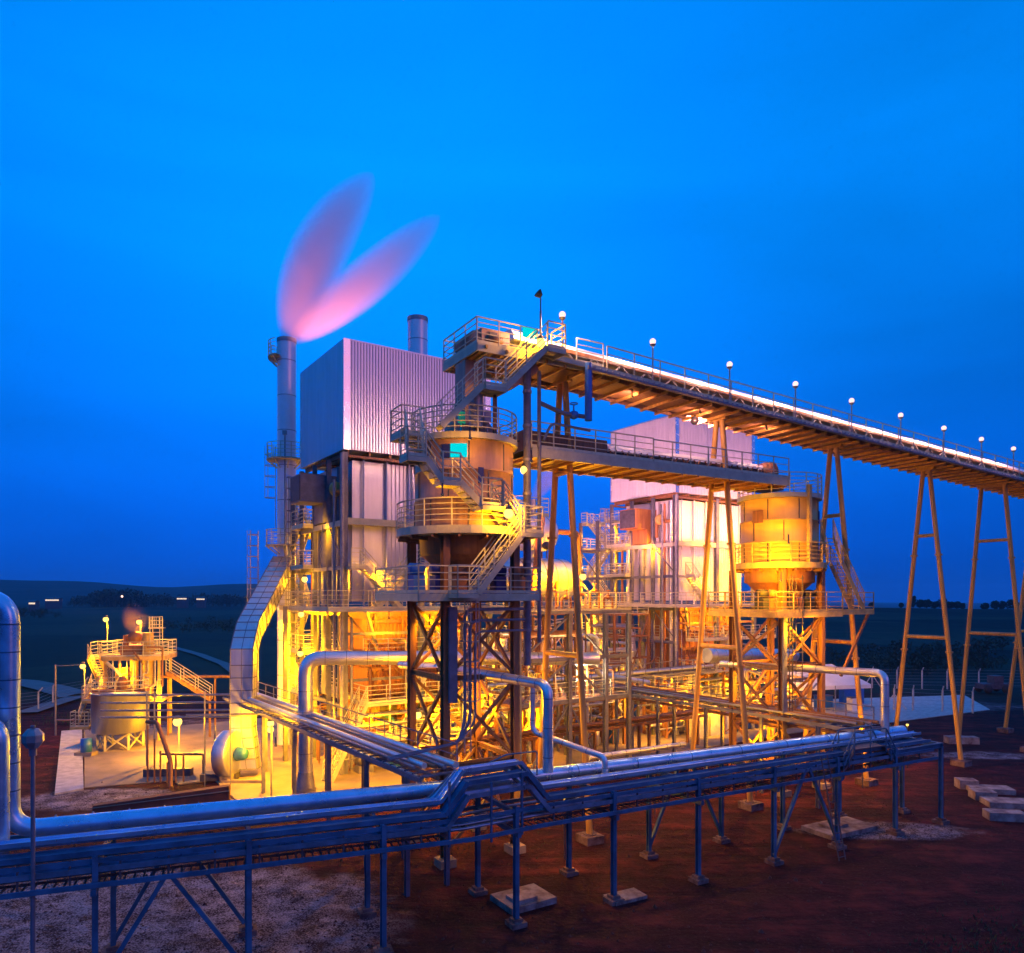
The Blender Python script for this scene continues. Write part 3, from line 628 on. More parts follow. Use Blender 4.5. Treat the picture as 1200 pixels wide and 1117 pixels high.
# ------------------------------------------------------------------ silo towers
def silo_tower(F, dz, label, first=True):
    """F: conveyor frame shifted so that a=0,b=0 is the silo axis"""
    t = thing('silo_tower', label, 'silo', F(0, .2, 0)); c = F(0, 0, 0)
    zt, zr, zk = 17.75 + dz, 13.9 + dz, 11.15 + dz
    r = 2.15; ms = m_silo if first else m_s2
    prof = [(r, zr)]; z = zr
    for k in range(1, 4):
        z = zr + k * (zt - zr - .25) / 3; prof += [(r, z - .03), (r + .03, z - .02), (r + .03, z + .02), (r, z + .03)]
    o = MB().lathe(c, prof, 40).lathe(c, [(r, zt - .05), (.01, zt - .04)], 40).build('silo_shell', ms, t)
    se = MB()
    for k in range(3):
        for j in range(8):
            an = 2 * pi * (j + .5 * k + .2) / 8; z0 = zr + k * (zt - zr - .25) / 3; z1 = zr + (k + 1) * (zt - zr - .25) / 3
            se.bar((c[0] + cos(an) * (r + .012), c[1] + sin(an) * (r + .012), z0 + .05), (c[0] + cos(an) * (r + .012), c[1] + sin(an) * (r + .012), z1 - .05), .05, .03)
    se.build('seam', m_dark, o)
    # lower cone and its flange below the ring gallery
    MB().lathe(c, [(r - .2, zr - .1), (r - .2, zr - 1.1), (r - .35, zr - 1.15), (.7, zr - 2.2), (.7, zk + .1)], 32).build('hopper_cone', m_orange, t)
    # top gallery and wide lower gallery
    mb = MB(); mb.lathe(c, [(r, zt - .22), (r + .2, zt - .22), (r + .2, zt + .03), (r, zt + .03)], 40, smooth=False); o = mb.build('top_gallery', m_cream, t)
    MB().ringrail(c, r + .15, zt + .03, 1.1, 30, nb=5).build('railing', m_rail, o)
    mb = MB(); R2 = 2.95 if first else 2.6; mb.lathe(c, [(r - .15, zr - .32), (R2, zr - .32), (R2, zr), (r, zr)], 40, smooth=False)
    o = mb.build('lower_gallery', m_cream if first else m_yel, t)
    MB().ringrail(c, R2 - .04, zr, 1.1, 30, nb=5).build('railing', m_rail if first else m_yel, o)
    gb = MB()
    for k in range(16):
        an = 2 * pi * k / 16; gb.bar((c[0] + cos(an) * (r - .1), c[1] + sin(an) * (r - .1), zr - .45), (c[0] + cos(an) * (R2 - .05), c[1] + sin(an) * (R2 - .05), zr - .38), .08, .16)
    gb.build('gallery_bracket', m_rust, o)
    # supporting tower
    legs = [(-1.65, -1.6), (1.65, -1.6), (1.65, 2.0), (-1.65, 2.0)]; ml = m_rust
    for a, b_ in legs: MB().hbeam(F(a, b_, .3), F(a, b_, zr - .35), .3).build('leg', ml, t); MB().box(F, a - .35, a + .35, b_ - .35, b_ + .35, -.1, .32).build('footing', m_conc, t)
    lv = [.5, 4.1 + dz * .3, 7.65 + dz * .6, zk - .25]
    for i in range(4):
        (a, b_), (c2, d2) = legs[i], legs[(i + 1) % 4]
        for k, z in enumerate(lv[1:]): MB().hbeam(F(a, b_, z), F(c2, d2, z), .2).build('beam', ml, t)
        for k in range(3):
            z0, z1 = lv[k], lv[k + 1] - .15
            MB().bar(F(a, b_, z0), F(c2, d2, z1), .13).build('brace', ml, t); MB().bar(F(c2, d2, z0), F(a, b_, z1), .13).build('brace', ml, t)
    # machinery deck
    md = m_cream if first else m_yel
    platform(t, F, -3.2, 2.3, -2.5, 2.4, zk, 'abcd', md, m_rail if first else m_yel, th=.3)
    for k in range(6):
        a = -2.7 + k * .95; mb = MB(); mb.box(F, a - .25, a + .25, -1.4, -.8, zk + .01, zk + .75).lathe(F(a, -1.1, zk + 1.0), [(.01, -.3), (.24, -.3), (.24, .3), (.01, .3)], 12, axis=(*F.ax, 0))
        mb.build('feeder_motor', [m_blue, m_navy, m_orange][k % 3] if first else [m_black, m_orange][k % 2], t)
    MB().lathe(F(0, 0, zk + .6), [(.9, 0), (.9, .9), (.6, 1.3)], 20).build('discharger', m_orange, t)
    return t
S1 = CF.sub(-5.2, .0); S2 = CF.sub(15.4, .25)
s1 = silo_tower(S1, 0, 'brown silo on a braced tower, wrapped by zigzag stairs and two round galleries')
s2 = silo_tower(S2, -.95, 'orange lit silo on a braced tower at the end of the lower conveyor', False)
# signs and hatches on the brown silo
def on_silo(F, c, r, a0, a1, z0, z1, m, name, parent, off=.04):
    mb = MB(); mb.lathe(c, [(r, z0), (r + off, z0), (r + off, z1), (r, z1)], 6, R(a0), R(a1), smooth=False)
    for an in (a0, a1):
        x = [(c[0] + cos(R(an)) * q, c[1] + sin(R(an)) * q, z) for q, z in ((r, z0), (r + off, z0), (r + off, z1), (r, z1))]; mb.add(x, [(0, 1, 2, 3)])
    return mb.build(name, m, parent)
c1 = S1(0, 0, 0); c2 = S2(0, 0, 0)
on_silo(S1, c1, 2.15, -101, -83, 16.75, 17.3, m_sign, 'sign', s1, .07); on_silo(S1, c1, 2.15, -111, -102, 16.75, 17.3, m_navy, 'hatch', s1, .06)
on_silo(S1, c1, 2.15, -71, -65, 15.7, 16.35, m_navy, 'hatch', s1, .08)
on_silo(S2, c2, 2.15, -150, -133, 15.2, 15.9, m_rust, 'hatch', s2, .05); on_silo(S2, c2, 2.15, -33, -22, 15.2, 15.9, m_navy, 'hatch', s2, .05)
# wide box duct on the second silo facing the house, and its edge post
MB().box(S2, -.45, -.25, -2.45, -2.25, 12.97, 17.25).build('post', m_yel, s2)
# stairs round the brown silo (they belong to its tower)
platform(s1, S1, -3.6, -2.6, -1.75, -.6, 17.5, 'acd')
stair(s1, S1(-3.45, -2.85, 16.3), S1(-3.15, -1.75, 17.5), .6)
platform(s1, S1, -3.95, -3.2, -3.25, -2.5, 16.3, 'ac')
stair(s1, S1(-2.5, -2.85, 15.5), S1(-3.2, -2.85, 16.3), .75); platform(s1, S1, -2.5, -1.75, -3.25, -2.45, 15.5, 'c')
stair(s1, S1(-.8, -2.85, 14.65), S1(-1.75, -2.85, 15.5), .75); platform(s1, S1, -.8, .1, -3.25, -2.45, 14.65, 'cb')
stair(s1, S1(.95, -2.65, 13.75), S1(.1, -2.85, 14.65), .75); platform(s1, S1, .95, 2.0, -3.3, -2.0, 13.65, 'cb')
stair(s1, S1(-1.0, -2.9, 11.15), S1(1.1, -2.9, 13.65), .8)
platform(s1, S1, -1.9, -1.0, -3.3, -2.5, 11.15, 'ac')
# flights from the top gallery to the head platform
stair(s1, S1(-2.1, -2.0, 17.8), S1(-.4, -2.3, 19.6), .75); platform(s1, S1, -.4, .55, -2.75, -1.8, 19.6, 'ac')
stair(s1, S1(.55, -2.3, 19.6), S1(2.6, -2.3, 21.65), .8); platform(s1, S1, 2.6, 3.5, -2.75, -1.65, 21.65, 'cb')
MB().bar(S1(-.3, -1.9, 17.7), S1(-.3, -1.9, 19.5), .14).bar(S1(.5, -1.9, 17.7), S1(.5, -1.9, 19.5), .14).build('post', m_rust, s1)
MB().tube(S1(-.4, -1.9, 18.0), S1(-.4, -1.9, 19.4), .3).build('drum', m_galv, s1)
MB().prism([S1(-.2, -.5, 0)[:2], S1(.7, -.5, 0)[:2], S1(.7, .5, 0)[:2], S1(-.2, .5, 0)[:2]], 19.0, 21.3).lathe(S1(.25, 0, 0), [(1.1, 17.8), (1.1, 18.4), (.5, 19.2)], 20).build('feed_chute', m_silo, s1)
for k, (a, b_) in enumerate(((-.9, -1.2), (-.3, -1.2), (.35, -1.2))): MB().box(S1, a, a + .32, b_ - .08, b_, 18.3 + .1 * k, 18.8 + .1 * k).bar(S1(a + .16, b_, 17.8), S1(a + .16, b_, 18.4), .06).build('control_box', [m_cyan, m_blue, m_galv][k], s1)
# stairs of the second silo
stair(s2, S2(4.6, -1.9, 10.2), S2(2.6, -1.9, 12.95), .8, m_yel, m_yel); platform(s2, S2, 2.35, 5.2, -2.5, -1.2, 10.18, 'bc', m_yel, m_yel)
stair(s2, S2(1.9, -2.3, 12.95), S2(3.1, -.9, 14.6), .7, m_yel, m_yel)
MB().bar(S2(2.3, -2.4, 6.5), S2(4.8, -2.4, 10.0), .14).build('brace', m_rust, s2)
# drop pipes, cable tray and small pipes beside the first tower
t = thing('drop_pipe', 'pair of dark blue vertical pipes dropping from the conveyor head beside the brown silo', 'pipe', S1(2.6, -.9, 14), None)
MB().path([S1(2.45, -1.3, 21.2), S1(2.45, -1.3, 8.0)], .17, n=12).build('large_pipe', m_pgrey, t)
MB().path([S1(2.95, -1.5, 21.0), S1(2.95, -1.5, 9.0)], .09).build('small_pipe', m_pgrey, t)
for k in range(8): MB().tube(S1(2.45, -1.3, 9.5 + k * 1.5), S1(2.45, -1.3, 9.62 + k * 1.5), .21).build('flange', m_galv, t)
t = thing('fire_water_pipe', 'looping blue pipe with valves hung under the head end of the upper conveyor', 'pipe', CF(.1, -1.6, 19))
MB().path([CF(.3, -1.8, 21.3), CF(.3, -1.8, 19.2), CF(-1.2, -1.8, 19.2), CF(-2.2, -1.5, 19.6)], .1, .3).path([CF(.3, -1.8, 18.6), CF(-1.8, -1.8, 18.7), CF(-2.2, -1.8, 17.9)], .06, .3).build('pipe', m_pgrey, t)
MB().path([CF(.1, -1.95, 21.6), CF(.1, -1.95, 19.0)], .17).build('riser', m_blue, t)
mb = MB(); valve(mb, CF(-.6, -1.8, 19.2), .2); mb.build('valve', m_blue, t)
t = thing('cable_tray', 'flat purple blue cable riser with pipes on the front of the brown silo tower', 'cable tray', S1(-1.0, -2.0, 5))
MB().bar(S1(-1.45, -1.9, 10.6), S1(-1.45, -1.9, 6.7), .36, .12).build('cover', m_pgrey, t)
for k in range(3): MB().path([S1(1.8, -2.1 - k * .07, 10.5 - k * .45), S1(-1.0 + k * .2, -2.1 - k * .07, 10.5 - k * .45), S1(-1.0 + k * .2, -2.1 - k * .07, 6.1 - .1 * k), S1(-1.5, -2.6, 5.2), S1(-4.5, -2.6 - k * .1, 4.9)], .07 - .01 * k, .4).build('pipe', m_pgrey, t)
MB().cage(S1(-.75, -1.85, 0), 4.6, 10.9, (CF.bx[0] * -1, CF.bx[1] * -1), .28).build('ladder', m_galv, t)
t = thing('cable_riser', 'dark vertical cable ladder on the front leg of the second silo tower', 'cable tray', S2(-1.4, -2, 5))
MB().bar(S2(-1.75, -1.85, 10.4), S2(-1.75, -1.85, 4.6), .3, .1).build('cover', m_pgrey, t); MB().cage(S2(-1.3, -1.9, 0), 4.2, 12.2, (CF.bx[0] * -1, CF.bx[1] * -1), .25).build('ladder', m_dark, t)

# ------------------------------------------------------------------ conveyors
SL = -.052
def zc(a): return 21.35 + SL * a
up = thing('conveyor', 'long upper conveyor gallery with a bright metal belt cover descending over the plant', 'conveyor', CF(0, 0, 21.3))
def zoff(a, dz): return zc(a) + dz
A0, A1 = -5.3, 150
gb = MB()
for s in (-1.25, 1.25): gb.bar(CF(A0, s, zoff(A0, .12)), CF(A1, s, zoff(A1, .12)), .12, .3).bar(CF(A0 + 4, s * .85, zoff(A0 + 4, .95)), CF(A1, s * .85, zoff(A1, .95)), .12, .16)
gb.build('girder', m_rust, up)
xb = MB(); a = A0 + .3
while a < A1:
    xb.bar(CF(a, -1.75, zoff(a, -.06)), CF(a, 1.45, zoff(a, -.06)), .1, .14)
    a += 1.0 if a < 60 else 2.0
xb.build('cross_beam', m_tres, up)
for s in (-1.06, 1.06):
    tb = MB(); a = A0 + 4; k = 0
    while a < 90: tb.bar(CF(a + (.8 if k % 2 else 0), s, zoff(a, .22)), CF(a + (0 if k % 2 else .8), s, zoff(a, .92)), .07); a += .8; k += 1
    tb.build('lattice', m_dark, up)
MB().bar(CF(A0, -.2, zoff(A0, .02)), CF(A1, -.2, zoff(A1, .02)), 1.9, .03).build('soffit', m_rust, up)
ww = MB(); ww.bar(CF(A0 + 3, -1.62, zoff(A0 + 3, .2)), CF(A1, -1.62, zoff(A1, .2)), .6, .04).bar(CF(A0 + 3, -1.9, zoff(A0 + 3, .16)), CF(A1, -1.9, zoff(A1, .16)), .06, .22); o = ww.build('walkway', m_cream, up)
MB().rail([CF(1.2, -1.9, zoff(1.2, .2)), CF(70, -1.9, zoff(70, .2))], 1.1, 1.6, nb=3, kick=0).build('railing', m_rail, o); MB().rail([CF(1, 1.45, zoff(1, .2)), CF(70, 1.45, zoff(70, .2))], 1.1, 1.8, nb=3, kick=0).build('railing', m_rail, o)
cb = MB(); cb.bar(CF(0, -2.02, zoff(0, -.02)), CF(A1, -2.02, zoff(A1, -.02)), .22, .1); a = 0
while a < 60: cb.bar(CF(a, -2.14, zoff(a, .02)), CF(a, -1.86, zoff(a, .02)), .05, .16); a += .35
cb.build('cable_tray', m_pgrey, up)
# belt cover: a half round metal hood, and the belt with its rollers below
def hood(F, a0, a1, s, z0, z1, r, parent):
    mb = MB(); n = 10; v = []
    for a, z in ((a0, z0), (a1, z1)):
        for i in range(n + 1): v.append(F(a, s + cos(pi * i / n) * r, z + sin(pi * i / n) * r * .85))
    mb.add(v, [(i, i + 1, n + 2 + i, n + 1 + i) for i in range(n)], True); mb.add(v, [tuple(range(n + 1)), tuple(range(n + 1, 2 * n + 2))])
    mb.build('belt_cover', m_cover, parent)
for k in range(24):
    a0 = -3 + k * 6.2; a1 = min(a0 + 6.17, A1)
    hood(CF, a0, a1, .1, zoff(a0, 1.1), zoff(a1, 1.1), .68, up)
MB().bar(CF(-4.4, .1, zoff(-4.4, .85)), CF(A1, .1, zoff(A1, .85)), 1.0, .05).build('belt', m_black, up)
# head end: platform, drive and shelter
platform(up, CF, -5.4, 1.2, -1.62, 1.7, 21.68, 'ad', th=.34); MB().rail([CF(-5.4, -1.6, 21.68), CF(-2.2, -1.6, 21.68)], 1.1, 1.1, nb=5).build('railing', m_rail, up); MB().rail([CF(-.3, -1.6, 21.68), CF(1.2, -1.6, 21.68)]).build('railing', m_rail, up)
MB().box(CF, -4.7, -3.3, -.7, .9, 21.7, 22.75).lathe(CF(-4.9, .1, 22.2), [(.01, -.7), (.42, -.7), (.42, .7), (.01, .7)], 18, axis=(*CF.bx, 0)).build('drive_head', m_silo, up)
MB().box(CF, -4.35, -3.95, -.78, -.72, 22.1, 22.6).build('vent', m_dark, up)
MB().lathe(CF(-4.3, -1.1, 22.1), [(.01, -.35), (.2, -.35), (.2, .35), (.01, .35)], 14, axis=(*CF.ax, 0)).build('motor', m_rust, up)
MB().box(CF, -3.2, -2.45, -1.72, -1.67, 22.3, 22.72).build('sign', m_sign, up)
MB().bar(CF(-3.6, -1.0, 20.3), CF(-2.2, -1.0, 21.3), .5, .5).build('scraper_chute', m_silo, up)

low = thing('conveyor', 'short level lower conveyor bridge linking the brown silo to the orange lit silo', 'conveyor', CF(6, 0, 17.4))
z = 17.62; a0, a1 = -2.6, 14.2
mb = MB()
for s in (-1.45, 1.2): mb.bar(CF(a0, s, z - .22), CF(a1, s, z - .22), .12, .44)
mb.build('girder', m_cream, low)
MB().bar(CF(a0, -.1, z - .3), CF(a1, -.1, z - .3), 2.4, .03).build('soffit', m_tres, low)
mb = MB(); a = a0
while a < a1: mb.bar(CF(a, -1.5, z - .44), CF(a, 1.25, z - .44), .1, .14); a += 1.1
mb.build('cross_beam', m_rust, low)
MB().bar(CF(a0, -.1, z - .01), CF(a1, -.1, z - .01), 2.5, .03).build('walkway', m_galv, low)
MB().rail([CF(a0, -1.42, z), CF(4.4, -1.42, z)], 1.15, 1.15, nb=4).build('railing', m_rail, low); MB().rail([CF(4.4, -1.42, z), CF(a1, -1.42, z)], 1.1, 1.25, nb=3).build('railing', m_rail, low); MB().rail([CF(a0, 1.15, z), CF(a1, 1.15, z)], 1.1, 1.3, nb=3).build('railing', m_rail, low)
for k in range(5): hood(CF, 2.6 + k * 2.24, 4.8 + k * 2.24, .2, z + .6, z + .6, .42, low)
mb = MB(); a = a0 + .3
while a < a1 - .3:
    mb.bar(CF(a, -.35, z), CF(a + .45, -.35, z + .62), .06).bar(CF(a + .45, -.35, z), CF(a, -.35, z + .62), .06).bar(CF(a, -.35, z + .25), CF(a + .8, -.35, z + .25), .12, .12); a += .8
mb.build('idler_frame', m_rust, low)
MB().bar(CF(a0, .2, z + .5), CF(a1, .2, z + .5), .8, .05).build('belt', m_black, low)
MB().box(CF, -2.5, 2.2, -.6, .8, z + .05, z + .95).build('loading_box', m_rust, low)
MB().lathe(CF(14.1, .2, z + .55), [(.01, -.6), (.5, -.6), (.55, -.5), (.55, .5), (.5, .6), (.01, .6)], 20, axis=(*CF.bx, 0)).build('head_drum', m_rust, low)
MB().box(CF, 13.6, 14.9, -.5, .9, z - .5, z + .1).build('discharge_box', m_rust, low)

# trestles
fr = [(0, 4.4, .42, 'tubular A trestle astride the brown silo end of both conveyors'), (10.3, 4.4, .42, 'tubular A trestle between the pink boiler house and the orange silo'),
      (20.0, 4.4, .42, 'tubular A trestle just behind the stairs of the orange silo'), (29.8, 4.6, .42, 'tubular A trestle standing alone over the tent side yard'),
      (38.3, 4.9, 1.6, 'wide headed trestle, the first with a broad flat top'), (45.0, 4.8, .42, 'farthest trestle, cut by the edge of the photo'), (58, 4.8, .42, 'trestle out beyond the far yard')]
for i, (a, sp_, tp, lab) in enumerate(fr[:6]):
    t = thing('conveyor_trestle', lab, 'trestle', CF(a, 0, 0), 'trestles carrying the conveyor'); zt = zc(a) - .15
    b0, b1 = -sp_ / 2, sp_ / 2
    for b_, tb_ in ((b0, -tp / 2), (b1, tp / 2)):
        MB().tube(CF(a, b_, .2), CF(a, tb_, zt), .15, .15, 14).build('leg', m_tres, t)
        MB().box(CF, a - .45, a + .45, b_ - .45, b_ + .45, -.1, .35).tube(CF(a, b_, .35), CF(a, b_, .4), .3, .3, 12).build('footing', m_foot, t)
        for zz in (7.3, 13.8): k = (zz - .2) / (zt - .2); q = b_ + (tb_ - b_) * k; MB().tube(CF(a, q, zz), CF(a, q, zz + .12), .23, .23, 14).build('flange', m_tres, t)
    for zz, rr in ((8.3, .13), (15.2, .12)):
        if i < 2 and zz > 12: zz = 16.9
        if i == 2 and zz > 12: zz = 16.0
        k = (zz - .2) / (zt - .2); q0 = b0 + (-tp / 2 - b0) * k; q1 = b1 + (tp / 2 - b1) * k
        MB().tube(CF(a, q0, zz), CF(a, q1, zz), rr, rr, 12).build('cross_tube', m_tres, t)
    MB().bar(CF(a, -max(.6, tp / 2 + .2), zt + .08), CF(a, max(.6, tp / 2 + .2), zt + .08), .3, .24).build('head_plate', m_tres, t)

# lamp posts along the upper conveyor
spots = [-1.26, 3.97, 9.13, 14.2, 19.1, 23.9, 28.6, 33.1, 37.3]
words_ = ['nearest the brown silo', 'second from the brown silo', 'third from the brown silo', 'over the orange silo, fourth in the row', 'fifth in the row, above the first open trestle', 'sixth in the row', 'seventh in the row', 'eighth in the row', 'ninth, last before the photo ends']
for i, a in enumerate(spots):
    t = thing('conveyor_lamp', 'slim lamp post on the upper conveyor, ' + words_[i], 'lamp', CF(a, -1.86, zc(a) + .2), 'lamp posts along the upper conveyor')
    x, y, z = CF(a, -1.86, zc(a) + .2); zt = zc(a) + 1.95
    MB().bar((x, y, z), (x, y, zt), .05).build('post', m_galv, t); MB().lathe((x, y, zt), [(.03, -.06), (.13, .02), (.15, .06)], 12).build('collar', m_pgrey, t)
    MB().ball((x, y, zt + .2), .15, 14).build('globe', m_bulbp, t).visible_shadow = False
    light('lamp_light', (x, y, zt + .2), 1900, (1, .52, .36), .12, t, spot=158, aim=CF(a, -.9, zc(a)))
# tall mast with a black floodlight at the head end
x, y, z = CF(-2.3, -1.7, 21.7); t = thing('floodlight_mast', 'tall thin mast with a dark unlit floodlight, above the conveyor head', 'floodlight', (x, y, z))
MB().path([(x, y, z), (x, y, z + 1.9)], .05).path([(x, y, z + 1.9), (x, y, z + 2.6)], .035).build('mast', m_pgrey, t)
MB().lathe((x - .05, y, z + 2.6), [(.02, -.12), (.1, -.1), (.2, .1), (.19, .14), (.02, .1)], 12, axis=(-.6, -.3, .5)).build('floodlight', m_black, t)
# ------------------------------------------------------------------ front pipe rack
RF = Frame((.14, 24.3), 62)          # east part, a along the rack, b away from the camera
LF = Frame((-1.9, 23.1), 69.5)       # west part: a runs to -17
RA1 = 22.9
rack = thing('pipe_rack', 'long blue steel pipe rack crossing the foreground on footed posts', 'pipe rack', (.14, 24.3, 0))
def hpost(F, a, b_, z1, nm='post'):
    MB().hbeam(F(a, b_, .25), F(a, b_, z1), .15, t=.02).build(nm, m_rack, rack)
    MB().box(F, a - .28, a + .28, b_ - .28, b_ + .28, -.15, .16).box(F, a - .17, a + .17, b_ - .17, b_ + .17, .16, .26).build('footing', m_foot, rack)
for k, a in enumerate((0, 4.0, 8.0, 12.1, 16.0, 20.0)):
    for b_ in (0, 3.0): hpost(RF, a, b_, 4.0)
    MB().bar(RF(a, -.25, 3.1), RF(a, 3.25, 3.1), .14, .18).bar(RF(a, 0, 3.75), RF(a, 3.1, 3.75), .12, .16).build('cross_beam', m_rack, rack)
for a in (-2.2, -6.1, -10, -14):
    for b_ in (-.0, 3.0): hpost(LF, a, b_, 4.0)
    MB().bar(LF(a, -.25, 3.1), LF(a, 3.25, 3.1), .14, .18).bar(LF(a, 0, 3.75), LF(a, 3.1, 3.75), .12, .16).build('cross_beam', m_rack, rack)
for a in (23.5,):
    for b_ in (0.0, 2.0): hpost(RF, a, b_, 3.75)
    MB().hbeam(RF(a, -.1, 3.8), RF(a, 2.1, 3.8), .2).hbeam(RF(20.0, 0, 3.8), RF(a, 0, 3.8), .2).hbeam(RF(20.0, 2.0, 3.8), RF(a, 2.0, 3.8), .2).build('end_frame', m_rack, rack)
for (p, q) in ((RF(12.1, 0, .35), RF(14.0, 0, 3.7)), (RF(16, 0, .35), RF(14.2, 0, 3.7)), (RF(12.1, 3, .35), RF(10.4, 3, 3.6)), (RF(8.0, 3, .4), RF(9.6, 3, 3.6)),
               (LF(-6.2, 0, .35), LF(-8.1, 0, 3.2)), (LF(-6.2, 3, .35), LF(-8.0, 3, 3.2)), (LF(-10, 0, .35), LF(-8.3, 0, 3.2)), (LF(-10, 3, .35), LF(-8.4, 3, 3.2)), (LF(-6.1, 0, 1.2), LF(-6.1, 3, 3.1))):
    MB().bar(p, q, .12).build('brace', m_rack, rack)
def rpath(w, z, end=None, bump=0.0, kink=True):
    """points of a line lying on the rack: west end, expansion loop, east end"""
    pts = [LF(-17, w, z)]
    if bump:
        pts += [LF(-.15 - .05 * w, w, z), LF(.55, w, z + bump), RF(.55, w, z + bump), RF(1.35, w, z)]
    else: pts += [LF(.6, w, z), RF(.9, w, z)] if kink else []
    pts += [RF(end or RA1, w, z)]
    return pts
def trun(name, label, w, z, wd, hh, bump=0, m=None, end=None, cat='cable tray', parent=None):
    mb = MB(); p = rpath(w, z, end, bump)
    for i in range(len(p) - 1):
        d = V(p[i + 1]) - V(p[i])
        up_ = (0, 0, 1)
        mb.bar(V(p[i]) - d.normalized() * .01, V(p[i + 1]) + d.normalized() * .01, wd, hh)
        if wd > .2:
            s_ = V((-d.y, d.x, 0)).normalized()
            for k in (-1, 1): mb.bar(V(p[i]) + s_ * k * (wd / 2 + .012) + V((0, 0, .03)), V(p[i + 1]) + s_ * k * (wd / 2 + .012) + V((0, 0, .03)), .02, hh + .05)
    if parent: return mb.build(name, m or m_rack, parent)
    o = mb.build(name, m or m_rack); o['label'] = label; o['category'] = cat; o['group'] = 'lines lying on the front pipe rack'; return o
for w, z, nm in ((-.2, 3.28, 'edge_beam'), (3.15, 3.2, 'edge_beam')): trun(nm, '', w, z, .08, .13, parent=rack)
trun('edge_beam', '', .05, 3.86, .08, .12, parent=rack); trun('edge_beam', '', 3.0, 3.86, .1, .16, parent=rack)
wk = MB()
for F, x0, x1 in ((LF, -17, 0), (RF, 0, 22.5)):
    a = x0
    while a < x1: wk.bar(F(a, -.18, 3.24), F(a, .62, 3.24), .05, .03); a += .24
    wk.bar(F(x0, .62, 3.24), F(x1, .62, 3.24), .04, .07)
wk.build('walkway_rungs', m_dark, rack)
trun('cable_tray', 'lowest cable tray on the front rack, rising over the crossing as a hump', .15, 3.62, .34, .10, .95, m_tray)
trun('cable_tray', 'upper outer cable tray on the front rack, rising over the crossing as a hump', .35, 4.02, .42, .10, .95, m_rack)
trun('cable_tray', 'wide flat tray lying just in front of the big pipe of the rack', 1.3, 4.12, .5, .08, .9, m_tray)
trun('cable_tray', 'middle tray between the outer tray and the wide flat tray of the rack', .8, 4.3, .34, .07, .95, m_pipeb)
for k, (w, z, r, bm) in enumerate(((1.85, 4.05, .07, .8), (2.15, 4.02, .05, .8), (.5, 3.42, .06, 0), (.9, 3.42, .08, 0), (1.4, 3.4, .10, 0), (2.0, 3.4, .06, 0))):
    o = MB().path(rpath(w, z, 22.2 - k * .3, bm), r, .25, 8, 4).build('small_pipe', [m_tray, m_pgrey, m_tray][k % 3]); o['category'] = 'pipe'; o['group'] = 'lines lying on the front pipe rack'
    o['label'] = ['thicker upper thin pipe beside the big pipe on the rack, climbing over the crossing', 'thinner upper pipe beside the big pipe on the rack, climbing over the crossing', 'thin straight pipe at the walkway edge low in the rack', 'second straight pipe from the walkway low in the rack', 'thickest of the straight low pipes in the middle of the rack', 'thin straight low pipe under the big pipe of the rack'][k]
pb = MB(); pts = [LF(-14.2, 2.7, 11.4), LF(-13.1, 2.7, 11.4), LF(-13.1, 2.7, 4.25), LF(.6, 2.7, 4.22), RF(.9, 2.7, 4.18), RF(24.6, 2.7, 3.98)]
pts = [(-19.0, 20.4, 11.0), (-14.55, 21.0, 11.0), (-14.55, 21.0, 4.25)] + [LF(.6, 2.7, 4.22), RF(.9, 2.7, 4.18), RF(24.6, 2.7, 3.98)]
mainp = thing('steam_pipe', 'big blue lit metal pipe along the rack, arching up at its west end', 'pipe', pts[3])
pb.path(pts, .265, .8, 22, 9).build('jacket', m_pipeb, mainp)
jb = MB()
for F, x0, x1 in ((LF, -11.5, .4), (RF, 1.2, 24.2)):
    a = x0
    while a < x1:
        z = 4.22 if F is LF else 4.18 - .2 * (a - .9) / 23.7
        if F is LF: z = 4.22 + .03 * (.6 - a) / 14
        jb.tube(F(a, 2.7, z), F(a + .03, 2.7, z), .271, n=20); a += .98 if F is LF else 2.9
for k in range(7): jb.tube((-14.55, 21, 5.4 + k * .8), (-14.55, 21, 5.44 + k * .8), .275, n=20)
jb.build('seam_band', m_rack, mainp)
for a in (3, 7, 11, 15, 19): MB().box(RF, a - .12, a + .12, 2.55, 2.85, 3.78, 3.92).build('pipe_shoe', m_dark, mainp)
t = thing('steam_pipe', 'smaller vertical pipe standing in front of the big arch at the west edge', 'pipe', (-13.7, 19.8, 4))
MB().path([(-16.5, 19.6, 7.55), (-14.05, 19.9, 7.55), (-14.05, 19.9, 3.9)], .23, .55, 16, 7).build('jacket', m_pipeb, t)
MB().path([(-14.75, 19.4, 0.2), (-14.75, 19.4, 9)], .1).build('small_pipe', m_rack, t)
# rail frames that follow the hump, and the stile at the far end of the rack
t = thing('stile', 'blue stepped stile with handrails over the pipes near the east end of the rack', 'stile', RF(17.8, 0, 4))
for b_ in (-.1, .7):
    MB().path([RF(16.3, b_, 4.0), RF(17.0, b_, 5.0), RF(19.2, b_, 5.0), RF(19.9, b_, 4.0)], .035, .12, 6).path([RF(16.3, b_, 3.6), RF(17.0, b_, 4.5), RF(19.2, b_, 4.5), RF(19.9, b_, 3.6)], .03, .1, 6).build('handrail', m_rack, t)
    mb = MB()
    for a, z in ((16.3, 3.5), (16.65, 4.0), (17.0, 4.4), (18.1, 4.4), (19.2, 4.4), (19.55, 4.0), (19.9, 3.5)): mb.bar(RF(a, b_, z - .5), RF(a, b_, z + .55), .04)
    mb.build('stanchion', m_rack, t)
MB().bar(RF(16.4, .3, 3.4), RF(17.1, .3, 4.2), .8, .07).bar(RF(17.1, .3, 4.2), RF(19.1, .3, 4.2), .8, .07).bar(RF(19.1, .3, 4.2), RF(19.8, .3, 3.4), .8, .07).build('steps', m_dark, t)
